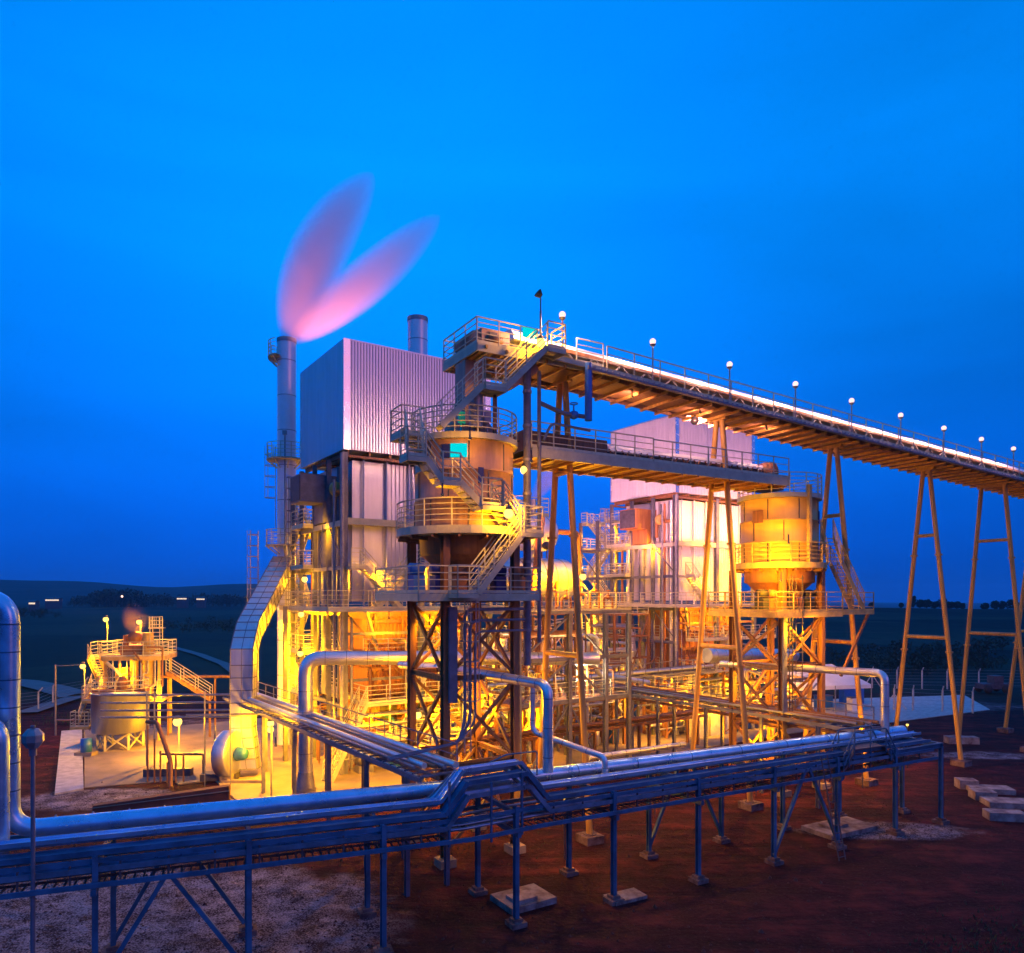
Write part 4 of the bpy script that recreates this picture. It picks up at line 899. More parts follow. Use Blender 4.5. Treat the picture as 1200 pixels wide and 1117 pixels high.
t = thing('ladder', 'thin steel ladder leaning on the rack near its east end', 'ladder', RF(14.9, -.9, 0))
mb = MB()
for k in (0, .4): mb.bar(RF(14.7 + k, -1.1, 0), RF(14.7 + k, -.2, 4.2), .04)
for k in range(13): q = k / 13; mb.bar(RF(14.7, -1.1 + .9 * q, .15 + 4.05 * q), RF(15.1, -1.1 + .9 * q, .15 + 4.05 * q), .03)
mb.build('rungs', m_dark, t)
for a in (1.2, 2.9, 6.2, 9.8):
    pass
rb = MB()
for a in (-2.4, .25): rb.bar(RF(a, .05, 3.0), RF(a, .05, 5.1), .07)
rb.bar(RF(-1.0, -.15, 3.0), RF(-1.0, -.15, 4.95), .06).path([RF(-.6, 1.9, 4.9), RF(.6, 1.9, 5.3), RF(1.9, 1.9, 5.3), RF(1.9, 1.9, 4.4)], .03, .1, 6)
rb.build('hump_stanchion', m_rack, rack)
for k in range(18): a = 1.5 + k * 1.2; MB().bar(RF(a, .05, 3.2), RF(a, .05, 3.95), .05).build('tray_hanger', m_dark, rack)  # dark tone paints the shade between the trays
for k in range(13): a = -1.0 - k * 1.2; MB().bar(LF(a, .05, 3.2), LF(a, .05, 3.95), .05).build('tray_hanger', m_dark, rack)

# ------------------------------------------------------------------ branch racks inside the plant
def branch(name, label, p0, p1, w, z, posts, lines, rails=True, m=None, hoff=.0):
    p0 = V(p0); p1 = V(p1); d = (p1 - p0); ln = d.length; d.normalize(); F = Frame(p0[:2], math.degrees(atan2(d.x, d.y)))
    t = thing(name, label, 'pipe rack', (*p0[:2], 0)); m = m or m_pgrey
    for s in (0, w): MB().bar(F(0, s, z - .15), F(ln, s, z - .15), .1, .18).build('beam', m, t)
    for a in posts:
        for s in (0, w): MB().hbeam(F(a, s, 0), F(a, s, z - .2), .16).build('post', m, t)
        MB().bar(F(a, 0, z - .3), F(a, w, z - .3), .12).build('cross_beam', m, t)
    mb = MB(); a = 0
    while a < ln: mb.bar(F(a, 0, z - .02), F(a, w, z - .02), .05, .05); a += .6
    mb.build('rungs', m, t)
    if rails: MB().rail([F(.4, -.08, z), F(ln, -.08, z)], .9, 1.5, nb=2, kick=0).build('handrail', m, t)
    for k, (s, dz, r, mm) in enumerate(lines): MB().path([F(.2 * k, s, z + dz), F(ln - .15 * k, s, z + dz)], r, n=10).build('pipe', mm, t)
    return t, F, ln
p0 = (-1.9, 26.9, 0); p1 = (-1.9 - .574 * 27, 26.9 + .819 * 26, 0)
branch('branch_rack', 'long rack of pipes running from the hump back to the panelled duct', p0, p1, 1.7, 4.6, (1.0, 4.5, 8.5, 13, 18, 23), ((.2, .2, .14, m_pipe), (.55, .15, .08, m_galv), (.85, .15, .07, m_rust), (1.2, .2, .12, m_pipe), (1.5, .15, .06, m_galv), (.4, -.45, .09, m_galv), (1.0, -.45, .12, m_pipe)))
p0 = (18.6, 36.6, 0); p1 = (18.6 - .559 * 20, 36.6 + .829 * 20, 0)
branch('branch_rack', 'rack of pipes running from the stile back towards the pink boiler house', p0, p1, 1.5, 4.5, (2.5, 6, 10, 14, 18), ((.2, .2, .10, m_rust), (.5, .15, .07, m_galv), (.8, .15, .09, m_rust), (1.15, .15, .07, m_galv), (.5, -.6, .09, m_rust)))
q0 = B1(9, -2.6, 0); q1 = B2(2, -2.6, 0)
branch('branch_rack', 'rack of pipes joining the two boiler houses behind the A trestle', q0, q1, 1.6, 4.9, (1, 6, 11, 16, 21), ((.2, .2, .12, m_pipe), (.6, .15, .08, m_rust), (1.0, .2, .10, m_galv), (1.4, .15, .07, m_rust), (.7, -.5, .1, m_galv)))
q0 = PF(4, -6.2, 0); q1 = PF(26, -6.2, 0)
branch('branch_rack', 'low rack of pipes running across the plant floor just behind the front rack', q0, q1, 1.0, 2.3, (1, 6, 11, 16, 21), ((.2, .2, .10, m_rust), (.5, .15, .07, m_galv), (.8, .15, .09, m_rust)), rails=False, m=m_rust)

# big pipes
def bigpipe(name, label, pts, r, bend, m=None, bands=True):
    t = thing(name, label, 'pipe', pts[0]); MB().path(pts, r, bend, 20, 8).build('jacket', m or m_pipe, t)
    if bands:
        bb = MB()
        for i in range(len(pts) - 1):
            a, b_ = V(pts[i]), V(pts[i + 1]); d = (b_ - a); n = int((d.length - bend * 2) / 1.1)
            for k in range(n + 1): q = a + d.normalized() * (bend + .05 + k * 1.1); bb.tube(q, q + d.normalized() * .03, r + .008, n=20)
        bb.build('seam_band', m_galv, t)
    return t
t = bigpipe('feed_pipe', 'thick angled pipe rising from a flared foot and turning across the blue boiler house', [P(358, 905, 38.5), P(358, 771, 38.5), P(500, 771, 40), P(700, 772, 43.5)], .38, .95)
x, y, _ = P(358, 905, 38.5); MB().tube((x, y, 1.75), (x, y, .9), .39, .52, 20, False).tube((x, y, .9), (x, y, .55), .56, .56, 20).tube((x, y, .55), (x, y, 0), .5, .58, 20).build('flared_foot', m_galv, t)
bigpipe('riser_pipe', 'blue pipe rising from the big rack pipe and bending back under the brown silo', [P(642, 905, 27.2), P(642, 803, 27.2), P(534, 785, 32.5), P(470, 779, 37)], .2, .5)
bigpipe('riser_pipe', 'thin blue pipe that drops beside the taller riser and runs down to the rack pipe', [P(624, 800, 29.5), P(624, 858, 29.5), P(709, 887, 27.5), P(709, 905, 27.5)], .115, .35)
bigpipe('riser_pipe', 'copper lit pipe coming from the orange silo and turning down at the stile', [P(845, 778, 44), P(1037, 789, 36.6), P(1037, 858, 36.6)], .2, .5)
bigpipe('header_pipe', 'fat white lit pipe at the feet of the pink boiler house near the orange silo', [P(828, 768, 50), P(930, 768, 58)], .5, .6)
bigpipe('header_pipe', 'pale straight pipe low across the plant floor between the trestle legs', [P(690, 888, 38.0), P(802, 872, 42.5)], .14, .4)
bigpipe('header_pipe', 'orange lit pipe at mid height from the vessels to the pink house', [P(560, 742, 46), P(700, 746, 50), P(700, 790, 50), P(760, 800, 53)], .18, .5)

# ------------------------------------------------------------------ deaerator and its frame
DF = Frame((1.2, 41.0), 56)
t = thing('deaerator', 'pink lit domed tank over a horizontal vessel, between the silo and pink boiler house', 'tank', DF(2.5, 2.5, 0))
cc = DF(2.7, 3.6, 12.1)
MB().lathe(cc, [(.01, -3.1), (.6, -3.0), (1.05, -2.75), (1.3, -2.3), (1.35, -2), (1.35, 2), (1.3, 2.3), (1.05, 2.75), (.6, 3.0), (.01, 3.1)], 32, axis=(*DF.ax, 0)).build('storage_vessel', m_clad, t)
cc2 = DF(2.6, 3.6, 15.0)
MB().lathe(cc2, [(.01, -1.6), (.6, -1.5), (1.0, -1.2), (1.12, -.8), (1.12, .8), (1.0, 1.2), (.6, 1.5), (.01, 1.6)], 32, axis=(*DF.ax, 0)).tube(DF(2.6, 3.6, 13.2), DF(2.6, 3.6, 14.2), .45, n=16).build('dome', m_clad, t)
bb = MB()
for k in (-1.6, -.8, 0, .8, 1.6): q = V(cc) + V((*DF.ax, 0)) * k; bb.tube(q, q + V((*DF.ax, 0)) * .05, 1.37, n=32)
for k in (-.6, .6): q = V(cc2) + V((*DF.ax, 0)) * k; bb.tube(q, q + V((*DF.ax, 0)) * .05, 1.14, n=32)
bb.build('seam_band', m_galv, t)
MB().path([DF(4.2, 3.6, 15.2), DF(6.2, 3.6, 15.2), DF(6.2, 3.6, 7)], .18, .4).path([DF(2.2, 2.2, 15.4), DF(2.0, 1.9, 15.9), DF(1.6, 1.9, 13.0), DF(1.2, 1.9, 10.4)], .2, .5).path([DF(3.4, 2.2, 10.4), DF(3.4, 2.2, 12)], .09).build('pipe', m_orange, t)
platform(t, DF, 1.3, 4.4, 4.4, 5.9, 16.3, 'abcd'); MB().bar(DF(1.5, 5, 10.2), DF(1.5, 5, 16.2), .16).bar(DF(4.2, 5, 10.2), DF(4.2, 5, 16.2), .16).build('post', m_rust, t)
MB().path([DF(2.9, 4, 16.2), DF(2.9, 4, 17.2)], .16).build('vent_pipe', m_galv, t)
platform(t, DF, -1.2, 7.4, -.1, 6.6, 10.2, 'abcd', m_pgrey)
mb = MB()
for k in range(7):
    a = -.8 + k * 1.1; mb.path([DF(a, .6, 10.25), DF(a, .6, 11.0 + .2 * (k % 3)), DF(a + .7, .6, 11.0 + .2 * (k % 3)), DF(a + .7, .6, 10.25)], .07, .2, 8); valve(mb, DF(a + .35, .6, 11.0 + .2 * (k % 3)), .16)
mb.build('valve_set', m_orange, t)
for a in (-1, 2.6, 5.4, 7.3):
    for b_ in (0, 6.2): MB().hbeam(DF(a, b_, 0), DF(a, b_, 10.0), .24).build('column', m_pgrey, t)
for z in (4.9, 7.4):
    for b_ in (0, 6.2): MB().bar(DF(-1, b_, z), DF(7.3, b_, z), .14, .22).build('beam', m_pgrey, t)
for z0, z1 in ((.2, 4.8), (4.9, 7.3), (7.4, 9.9)):
    MB().bar(DF(-1, 0, z0), DF(2.6, 0, z1), .1).build('brace', m_pgrey, t); MB().bar(DF(5.4, 0, z0), DF(2.6, 0, z1), .1).build('brace', m_pgrey, t); MB().bar(DF(2.6, 6.2, z0), DF(5.4, 6.2, z1), .1).build('brace', m_pgrey, t)
platform(t, DF, -1, 7.3, .1, 3.0, 4.9, 'c', m_rust)
mb = MB()
for k in range(10): a = -.9 + k * .85; z = 5.4 + (k * 7 % 5) * .35; mb.path([DF(a, .8 + (k % 3) * .5, 4.9), DF(a, .8 + (k % 3) * .5, z), DF(a, 3.5, z), DF(a, 3.5, 9.8)], .06 + .03 * (k % 3), .25, 8)
mb.build('small_pipework', m_rust, t)
MB().path([DF(-.5, 1.5, 8.8), DF(4.6, 1.5, 8.8), DF(4.6, 1.5, 5)], .22, .5).path([DF(2.2, 2.4, 6.4), DF(2.2, 2.4, 8.8)], .3).build('orange_pipe', m_orange, t)
MB().tube(DF(4.2, 1.2, 6.9), DF(4.2, 1.2, 5.9), .09, n=10).build('work_light', m_tube, t); light('work_light_glow', DF(4.2, .8, 6.4), 900, (1, .7, .35), .3, t)
# machinery between the two houses
for k, (a, b_, z, lab) in enumerate(((14.5, 3, 0, 'blue base pump closest to the pipe legs between the boiler houses'), (17.5, 5, 0, 'second pump between the boiler houses, mid way'), (20.5, 2, 0, 'third pump between the houses, beside the low rack'), (23.5, 6, 0, 'fourth pump, in front of the pink boiler house stair tower'))):
    t = thing('pump', lab, 'pump', PF(a, b_, 0), 'pumps between the boiler houses')
    MB().lathe(PF(a, b_, .9), [(.01, -.7), (.35, -.7), (.42, -.4), (.42, .3), (.25, .35), (.25, .6), (.55, .62), (.55, .95), (.01, .98)], 16, axis=(*PF.ax, 0)).build('body', m_blue if k % 2 == 0 else m_rust, t)
    MB().box(PF, a - .8, a + 1, b_ - .4, b_ + .4, .05, .5).build('base', m_conc, t); MB().path([PF(a + .8, b_, 1.3), PF(a + .8, b_, 3.4), PF(a + .8, b_ + 3, 3.4)], .13, .3).build('outlet_pipe', m_galv, t)
for k, (a, b_, h, r, lab) in enumerate(((13.0, 9, 5.0, 1.3, 'upright pale tank behind the thick angled pipe'), (26.5, 9.5, 6.5, 1.5, 'upright pale tank behind the pink boiler stair tower'), (18, 11, 7.5, 1.2, 'tall slim tank behind the vessels'))):
    t = thing('storage_tank', lab, 'tank', PF(a, b_, 0), 'upright tanks behind the pipework')
    MB().lathe(PF(a, b_, 0), [(r, .05), (r, h), (r * .7, h + .35), (.01, h + .5)], 28).build('shell', m_clad, t); MB().cage(PF(a - r, b_ - .4, 0), .2, h + .8, (-PF.ax[0], -PF.ax[1])).build('ladder', m_rail, t)
def module(a0, b0, la, lb, h, seed, lab):
    rd = random.Random(seed); t = thing('pipe_module', lab, 'steel frame', PF(a0, b0, 0), 'steel frames full of pipework'); F = PF.sub(a0, b0)
    for a in (0, la):
        for b_ in (0, lb): MB().hbeam(F(a, b_, 0), F(a, b_, h), .18).build('column', m_rust, t)
    z = 1.9
    while z <= h + .01:
        for p, q in (((0, 0), (la, 0)), ((0, lb), (la, lb)), ((0, 0), (0, lb)), ((la, 0), (la, lb))): MB().bar(F(*p, z), F(*q, z), .1, .16).build('beam', m_rust, t)
        z += 1.9
    MB().bar(F(0, 0, .2), F(la, 0, h - .2), .09).build('brace', m_rust, t)
    for m in (m_galv, m_rust, m_pipe):
        mb = MB()
        for k in range(9):
            z0 = rd.uniform(.5, h); b1 = rd.uniform(0, lb); a1 = rd.uniform(.3, la - .3); r = rd.choice([.05, .06, .09, .13])
            mb.path([F(-rd.uniform(.2, 1.2), b1, z0), F(a1, b1, z0), F(a1, b1, rd.uniform(.2, h + .6)), F(la + rd.uniform(.2, 1.4), b1, rd.uniform(.4, h))] if k % 2 else [F(a1, b1, .1), F(a1, b1, z0), F(a1, lb + .4, z0)], r, r * 2.5, 8)
            if k % 3 == 0: valve(mb, F(a1, b1, z0 + .1), .15)
        mb.build('pipework', m, t)
    for k in range(3):
        a1 = rd.uniform(.4, la - .4); b1 = rd.uniform(.3, lb - .3); mb = MB().lathe(F(a1, b1, .1), [(.3, 0), (.38, .1), (.38, 1.1), (.2, 1.35), (.05, 1.4)], 16); mb.build('filter_pot', [m_blue, m_clad, m_orange][k], t)
    MB().rail([F(0, 0, h), F(la, 0, h)], 1.0).rail([F(0, 0, h), F(0, lb, h)], 1.0).build('railing', m_rail, t)
for args in ((12.2, -1.5, 3.5, 2.5, 3.8, 1, 'steel pipe frame next to the last pump of the blue boiler house'), (16.4, -3.0, 4.2, 2.2, 3.8, 2, 'steel pipe frame below the vessels, close to the low rack'), (20.8, .2, 3.6, 3, 5.7, 3, 'tall steel pipe frame between the A trestle legs and the pink house'),
             (24.8, -3.2, 3.8, 2.4, 3.8, 4, 'steel pipe frame in front of the pink boiler house stairs'), (29.8, -4.6, 4.6, 2.0, 1.95, 5, 'low steel pipe frame under the pink boiler house corner'), (37.5, -4.5, 4, 2.4, 3.8, 6, 'steel pipe frame behind the orange silo tower'), (17.0, 6.0, 4, 3, 7.6, 7, 'tallest steel pipe frame behind the vessels'), (3.5, -4.6, 4, 1.4, 1.95, 8, 'low steel pipe frame at the foot of the blue boiler house'),
             (25.4, 3.4, 4, 3, 9.5, 9, 'tall steel pipe frame hugging the pink boiler house stair tower'), (33.2, -3.6, 3.4, 1.8, 5.7, 10, 'slim steel pipe frame at the front of the pink boiler house'), (8.4, -4.4, 3.2, 1.6, 3.8, 11, 'steel pipe frame at the front of the blue boiler house'), (21.0, 8.0, 3.4, 2.4, 9.5, 12, 'far steel pipe frame behind the gap between the houses')):
    module(*args)
# low control building glowing under the blue boiler house and the pit wall
t = thing('switch_room', 'low pale switch room under the blue lit boiler house', 'building', PF(13, 5, 0))
MB().box(PF, 11.5, 17.5, 6.4, 9.6, .05, 3.1).build('wall', m_cwhite, t); MB().box(PF, 11.3, 17.7, 6.2, 9.8, 3.1, 3.25).build('roof', m_conc, t); MB().box(PF, 13, 13.9, 6.36, 6.4, .1, 2.2).build('door', m_pgrey, t)
t = thing('dosing_tanks', 'row of pale square tanks glowing beside the orange silo tower legs', 'tank', PF(33, -3, 0))
for k in range(3): MB().box(PF, 26.8 + k * 1.5, 28.0 + k * 1.5, -4.6, -3.4, .07, 1.7).tube(PF(27.4 + k * 1.5, -4, 1.7), PF(27.4 + k * 1.5, -4, 1.85), .2, n=12).build('tank_body', m_cwhite, t)
t = thing('retaining_wall', 'dark red low sloping wall in front of the fan', 'wall', (-18.5, 36.6, 0))
MB().add([(-21.0, 36.3, -.2), (-14.6, 37.4, -.2), (-14.6, 37.4, 1.25), (-21.0, 36.3, .55), (-21.1, 36.8, -.2), (-14.7, 37.9, -.2), (-14.7, 37.9, 1.25), (-21.1, 36.8, .55)], [(0, 1, 2, 3), (7, 6, 5, 4), (3, 2, 6, 7), (0, 3, 7, 4), (1, 5, 6, 2)]).build('wall', m_rbrick, t)
MB().bar((-21.1, 36.2, .45), (-14.5, 37.3, 1.05), .06, .04).build('pipe', m_conc, t)
# ------------------------------------------------------------------ small treatment unit on the west side
UF = Frame((-28.6, 53.0), 80)     # a roughly to the right, b away
t = thing('thickener_tank', 'round blue and yellow lit tank on braced legs in the small west unit', 'tank', UF(0, 0, 0)); c = UF(0, 0, 0)
MB().lathe(c, [(.4, 1.0), (1.2, 1.25), (1.88, 1.3), (1.88, 4.05), (1.93, 4.05), (1.93, 4.12), (1.8, 4.12), (1.8, 3.8), (.01, 3.7)], 40).build('shell', m_clad, t)
for k in range(6):
    an = 2 * pi * (k + .3) / 6; p = (c[0] + cos(an) * 1.5, c[1] + sin(an) * 1.5); q = (c[0] + cos(an + pi / 3) * 1.5, c[1] + sin(an + pi / 3) * 1.5)
    MB().bar((*p, 0), (*p, 1.4), .16).build('leg', m_cream, t); MB().bar((*p, .1), (*q, 1.25), .08).build('brace', m_cream, t); MB().bar((*q, .1), (*p, 1.25), .08).build('brace', m_cream, t)
MB().ringrail(c, 1.85, 4.1, .9, 20, nb=3).build('railing', m_rail, t)
MB().bar(UF(-1.9, 0, 4.2), UF(1.9, 0, 4.2), .5, .2).lathe(UF(.1, 0, 4.3), [(.35, 0), (.35, .6), (.2, .9), (.01, .95)], 16).build('rake_drive', m_orange, t)
t = thing('process_tower', 'small yellow lit platform tower with stairs and machinery behind the round west tank', 'platform tower', UF(0, 2, 0))
for a in (-1.8, 2.0):
    for b_ in (2.2, 5.2): MB().hbeam(UF(a, b_, 0), UF(a, b_, 6.5), .2).build('column', m_yel, t)
platform(t, UF, -2.0, 2.4, 2.0, 5.4, 6.5, 'abcd', m_yel, m_rail, th=.3); platform(t, UF, -3.4, -2.0, 3.8, 5.2, 6.4, 'ad', m_yel, m_rail); platform(t, UF, -3.4, 2.2, 2.1, 5.4, 3.2, 'ac', m_yel, m_rail)
stair(t, UF(-3.0, 1.5, 1.5), UF(-3.0, 4.0, 4.0), .8, m_yel); stair(t, UF(-2.7, 4.8, 4.0), UF(-2.7, 2.4, 6.4), .8, m_yel); platform(t, UF, -3.6, -2.4, .6, 1.5, 1.5, 'ac', m_yel, m_rail)
MB().cage(UF(1.7, 2.2, 0), 6.5, 9.5, (-UF.bx[0], -UF.bx[1]), .7).cage(UF(1.7, 2.9, 0), 6.5, 9.5, (-UF.bx[0], -UF.bx[1]), .7).box(UF, 1.2, 2.2, 2.3, 3.1, 8.6, 8.65).build('ladder', m_rail, t)
mb = MB(); mb.box(UF, -.9, 1.1, 2.6, 4.4, 6.55, 7.3).lathe(UF(.1, 3, 7.9), [(.01, -.5), (.45, -.5), (.45, .5), (.01, .5)], 16, axis=(*UF.bx, 0)).tube(UF(-.6, 3, 7.3), UF(-.6, 3, 8.1), .2); mb.build('screen_machine', m_orange, t)
MB().tube(UF(1.1, 2.6, 3.3), UF(1.1, 2.6, 8.3), .4, n=16).tube(UF(.1, 2.7, 3.3), UF(.1, 2.7, 6.4), .3, n=14).box(UF, -1.2, -.3, 2.4, 3.4, 3.3, 5.6).build('vessel', m_yel, t)
mb = MB()
for k in range(8): a = -1.6 + k * .5; mb.path([UF(a, 2.1, 3.3), UF(a, 2.1, 4.2 + (k % 3) * .5), UF(a + .35, 2.1, 4.2 + (k % 3) * .5), UF(a + .35, 2.1, 6.4)], .05, .15, 8)
mb.path([UF(-1.6, 1.9, 6.1), UF(-.6, 1.9, 5.1), UF(-.6, 1.9, 3.2)], .12, .3); mb.build('small_pipework', m_rail, t)
MB().path([UF(1.2, 2.0, 7.2), UF(2.3, 2.0, 7.2), UF(2.3, 2.0, 4.2)], .07, .2).bar(UF(.3, 1.8, 6.9), UF(1.0, 1.8, 5.9), .12, .1).build('pipe', m_rust, t)
t = thing('conveyor_chute', 'short railed sloping gangway coming down from the small west tower', 'gangway', UF(3, 3, 3))
stair(t, UF(5.6, 3.0, 3.0), UF(2.4, 3.0, 5.2), .9, m_rust, m_rail)
MB().hbeam(UF(5.5, 3, 0), UF(5.5, 3, 3), .16).build('post', m_rust, t)
# pipe bridge and bundle between the unit and the duct
t = thing('pipe_bridge', 'high single pipe on posts running from the small west unit to the duct', 'pipe', P(190, 793, 58))
MB().tube(P(188, 793, 57), P(276, 793, 60), .12).build('pipe', m_rust, t)
for px in (197, 252): x, y, z = P(px, 794, 57.2 + (px - 188) / 30); MB().bar((x, y, 0), (x, y, z), .14).build('post', m_rust, t)
t = thing('pipe_bundle', 'four parallel pale pipes on posts passing the round west tank towards the duct', 'pipe', P(130, 830, 46))
for py in (815, 824, 833, 841): MB().tube(P(118, py, 47), P(275, py - 1, 47.5), .07).build('pipe', m_galv, t)
for px in (172, 181, 240): x, y, z = P(px, 812, 47.1); MB().bar((x, y, 0), (x, y, z + .1), .1).build('post', m_galv, t)
t = thing('pipe_bundle', 'thin horizontal blue pipe at mid height passing in front of the duct', 'pipe', P(225, 838, 42))
MB().tube(P(218, 838, 42), P(352, 836, 43), .06).build('pipe', m_pgrey, t)
for px in (240, 270, 318): x, y, z = P(px, 837, 42.2); MB().bar((x, y, 0), (x, y, z), .05).build('post', m_pgrey, t)
# dark standpipes near the pit
t = thing('standpipe', 'dark sloping pipe on short posts in front of the bright yard lamp', 'pipe', G(200, 925))
MB().path([P(172, 846, 43.5), P(184, 846, 43.2), P(200, 892, 42), P(200, 922, 41.5)], .12, .3).path([P(190, 884, 45), P(238, 884, 44.5), P(239, 922, 43)], .07, .15).build('pipe', m_rust, t)
for px, y0 in ((173, 850), (181, 866), (188, 880), (196, 893), (206, 884), (215, 884)): x, y, z = P(px, y0, 43); MB().bar((x, y, 0), (x, y, z), .09).build('post', m_rust, t)
MB().box(Frame((-17.6, 43.5), 85), -1.0, 1.1, -.3, .6, .05, .45).box(Frame((-21.2, 44.5), 85), -1.3, 1.5, -.2, .3, .05, .5).build('skid', m_dark, t)
for k, (px, py, lab) in enumerate(((101, 886, 'small blue pump by the pale strip in the west unit'), (76, 850, 'tiny brown bench by the pale strip in the west unit'))):
    x, y, z = G(px, py)
    t = thing('pump' if k == 0 else 'bench', lab, 'pump' if k == 0 else 'bench', (x, y, 0))
    if k == 0: MB().lathe((x, y, .8), [(.01, -.5), (.35, -.5), (.35, .4), (.01, .45)], 16).build('motor', m_blue, t); MB().box(WF, x - .6, x + .6, y - .4, y + .4, 0, .3).build('base', m_conc, t)
    else: MB().box(WF, x - .8, x + .8, y - .2, y + .2, .4, .48).build('seat', m_rust, t); MB().bar((x - .7, y, 0), (x - .7, y, .4), .08).build('leg', m_rust, t); MB().bar((x + .7, y, 0), (x + .7, y, .4), .08).build('leg', m_rust, t)
# yard poles
def pole(px, py0, py1, label, r=.05, kind='pole'):
    x, y, z = G(px, py1); zt = ZC + (700 - py0) / FPX * y; t = thing(kind, label, 'pole', (x, y, 0))
    MB().tube((x, y, 0), (x, y, zt), r, r * .8).build('shaft', m_pgrey, t); return t, x, y, zt
t, x, y, zt = pole(65, 779, 862, 'tall bare pole by the pale concrete strip on the west side', .08)
MB().path([(x, y, zt - .1), (x + 2.2, y, zt)], .02).build('bracket', m_pgrey, t)
pole(252, 850, 912, 'short yellow pole with a box in front of the fan yard', .07)
t, x, y, zt = pole(318, 850, 938, 'slim pole carrying a small lamp before the boiler house entry', .05)
# near lamp post with the faceted head
x, y, zt = -12.55, 19.0, 7.0; t = thing('street_lamp', 'near purple lamp post with an unlit faceted head', 'lamp', (x, y, 0))
MB().tube((x, y, 0), (x, y, zt), .06, .05, 12).tube((x, y, zt - .15), (x, y, zt + .05), .09, .09, 12).build('pole', m_pgrey, t)
MB().lathe((x, y, zt + .3), [(.01, -.26), (.13, -.25), (.26, -.08), (.26, .1), (.14, .25), (.01, .27)], 8, smooth=False).build('head', m_galv, t)
MB().lathe((x, y, zt + .3), [(.01, .27), (.06, .28), (.06, .34), (.01, .35)], 8).build('photo_cell', m_pgrey, t)

# ------------------------------------------------------------------ east yard: slabs, tent, fence
m_slab = mat('weathered slab concrete', (.34, .27, .25), .9, 0, .5, 1.6, .4, 8, col2=(.13, .07, .06))
def block(px0, py0, w, d, h, label, ang=62, top=None, m=None):
    x, y, _ = G(px0, py0); F = Frame((x, y), ang); t = thing('concrete_slab', label, 'slab', (x, y, 0), 'loose concrete slabs on the red ground')
    MB().box(F, 0, w, 0, d, -.1, h).build('block', m or m_slab, t)
    if top: MB().box(F, *top, h, h + .12).build('cover', m_slab, t)
    return t
block(600, 1073, 1.9, 1.5, .22, 'large slab with a smaller slab on it near the foremost rack post', 58, (-.0 + .3, 1.2, .2, .9))
block(722, 1062, 1.4, .8, .12, 'flat slab at the foot of the second rack post')
block(975, 985, 3.2, 1.7, .2, 'dark slab with a paler cover under the east part of the rack', 62, (-.9 + 1.6, 1.9, .6, 1.3))
block(1125, 925, 1.0, .8, .5, 'short thick end block of the farthest pale slab pair', 100); block(1140, 930, 2.2, 1.1, .28, 'long pale slab, farthest of the slabs beside the last rack frame', 100)
block(1143, 938, 1.1, .9, .45, 'short thick end block of the middle pale slab pair', 100); block(1160, 947, 2.2, 1.2, .3, 'long pale slab in the middle of the slabs beside the last rack frame', 100)
block(1160, 962, 1.7, .8, .4, 'bluish square slab, nearest of those beside the last rack frame', 100)
block(1112, 872, 2.2, .8, .5, 'pale beam lying behind the foot of the lone open trestle', 95)
block(380, 1117, 2, 1.2, .15, 'low slab at the bottom edge beneath the rack', 62) if False else None
t = thing('marquee', 'white canvas tent with open sides on the paved east yard', 'tent', G(975, 832))
TF = Frame(G(935, 838)[:2], 75); wd, dp = 8.2, 5.0
mb = MB(); zz = [2.6, 4.7]
mb.add([TF(0, 0, 2.6), TF(wd, 0, 2.6), TF(wd, dp, 2.6), TF(0, dp, 2.6), TF(wd * .3, dp / 2, 4.4), TF(wd * .7, dp / 2, 4.4)], [(0, 1, 5, 4), (1, 2, 5), (2, 3, 4, 5), (3, 0, 4)])
for p, q in (((0, 0), (wd, 0)), ((wd, 0), (wd, dp)), ((wd, dp), (0, dp)), ((0, dp), (0, 0))): mb.add([TF(*p, 2.6), TF(*q, 2.6), TF(*q, 2.25), TF(*p, 2.25)], [(0, 1, 2, 3)])
mb.build('canopy', m_white, t)
for a in (0, wd / 2, wd):
    for b_ in (0, dp): MB().bar(TF(a, b_, 0), TF(a, b_, 2.6), .07).build('post', m_galv, t)
for k, (a, b_, w, h, mm, lab) in enumerate(((2, 1.5, .9, .9, m_white, 'small white box under the tent'), (6.2, .2, 1.0, 1.3, m_white, 'white cabinet at the open tent corner'), (4.5, 2.8, 1.6, 1.2, m_blue, 'blue covered machine behind the tent posts'), (8.6, 4.2, 2.4, 1.9, m_blue, 'blue sheeted stack beside the tent'))):
    x, y, _ = TF(a, b_, 0); o = thing('cabinet', lab, 'cabinet', (x, y, 0)); MB().box(TF, a, a + w, b_, b_ + .8, .05, h).build('body', mm, o); MB().box(TF, a - .05, a + w + .05, b_ - .05, b_ + .85, h, h + .06).build('lid', m_pgrey, o)
def fence(label, pts, h, step, wire=True, arms=True):
    t = thing('fence', label, 'fence', (*pts[0][:2], 0)); wm = MB(); n = 0
    for i in range(len(pts) - 1):
        a, b_ = V((*pts[i][:2], 0)), V((*pts[i + 1][:2], 0)); k = max(1, round((b_ - a).length / step)); d = (b_ - a).normalized(); s_ = V((-d.y, d.x, 0))
        for j in range(k + (i == len(pts) - 2)):
            q = a.lerp(b_, j / k); z = hgt(q.x, q.y); pb = MB().bar((q.x, q.y, z - .2), (q.x, q.y, z + h), .13)
            if arms: pb.bar((q.x, q.y, z + h - .03), V((q.x, q.y, z + h + .4)) - s_ * .35, .09)
            if n % 6 == 0:
                for sg in (-1, 1): pb.bar(V((q.x, q.y, z)) + d * 1.1 * sg, (q.x, q.y, z + h * .75), .09)
            pb.build('post', m_cwhite, t); n += 1
        for z in [h * x / 6 for x in range(1, 7)]: wm.bar(a + V((0, 0, z)), b_ + V((0, 0, z)), .018)
    wm.build('wire', m_galv, t); return t
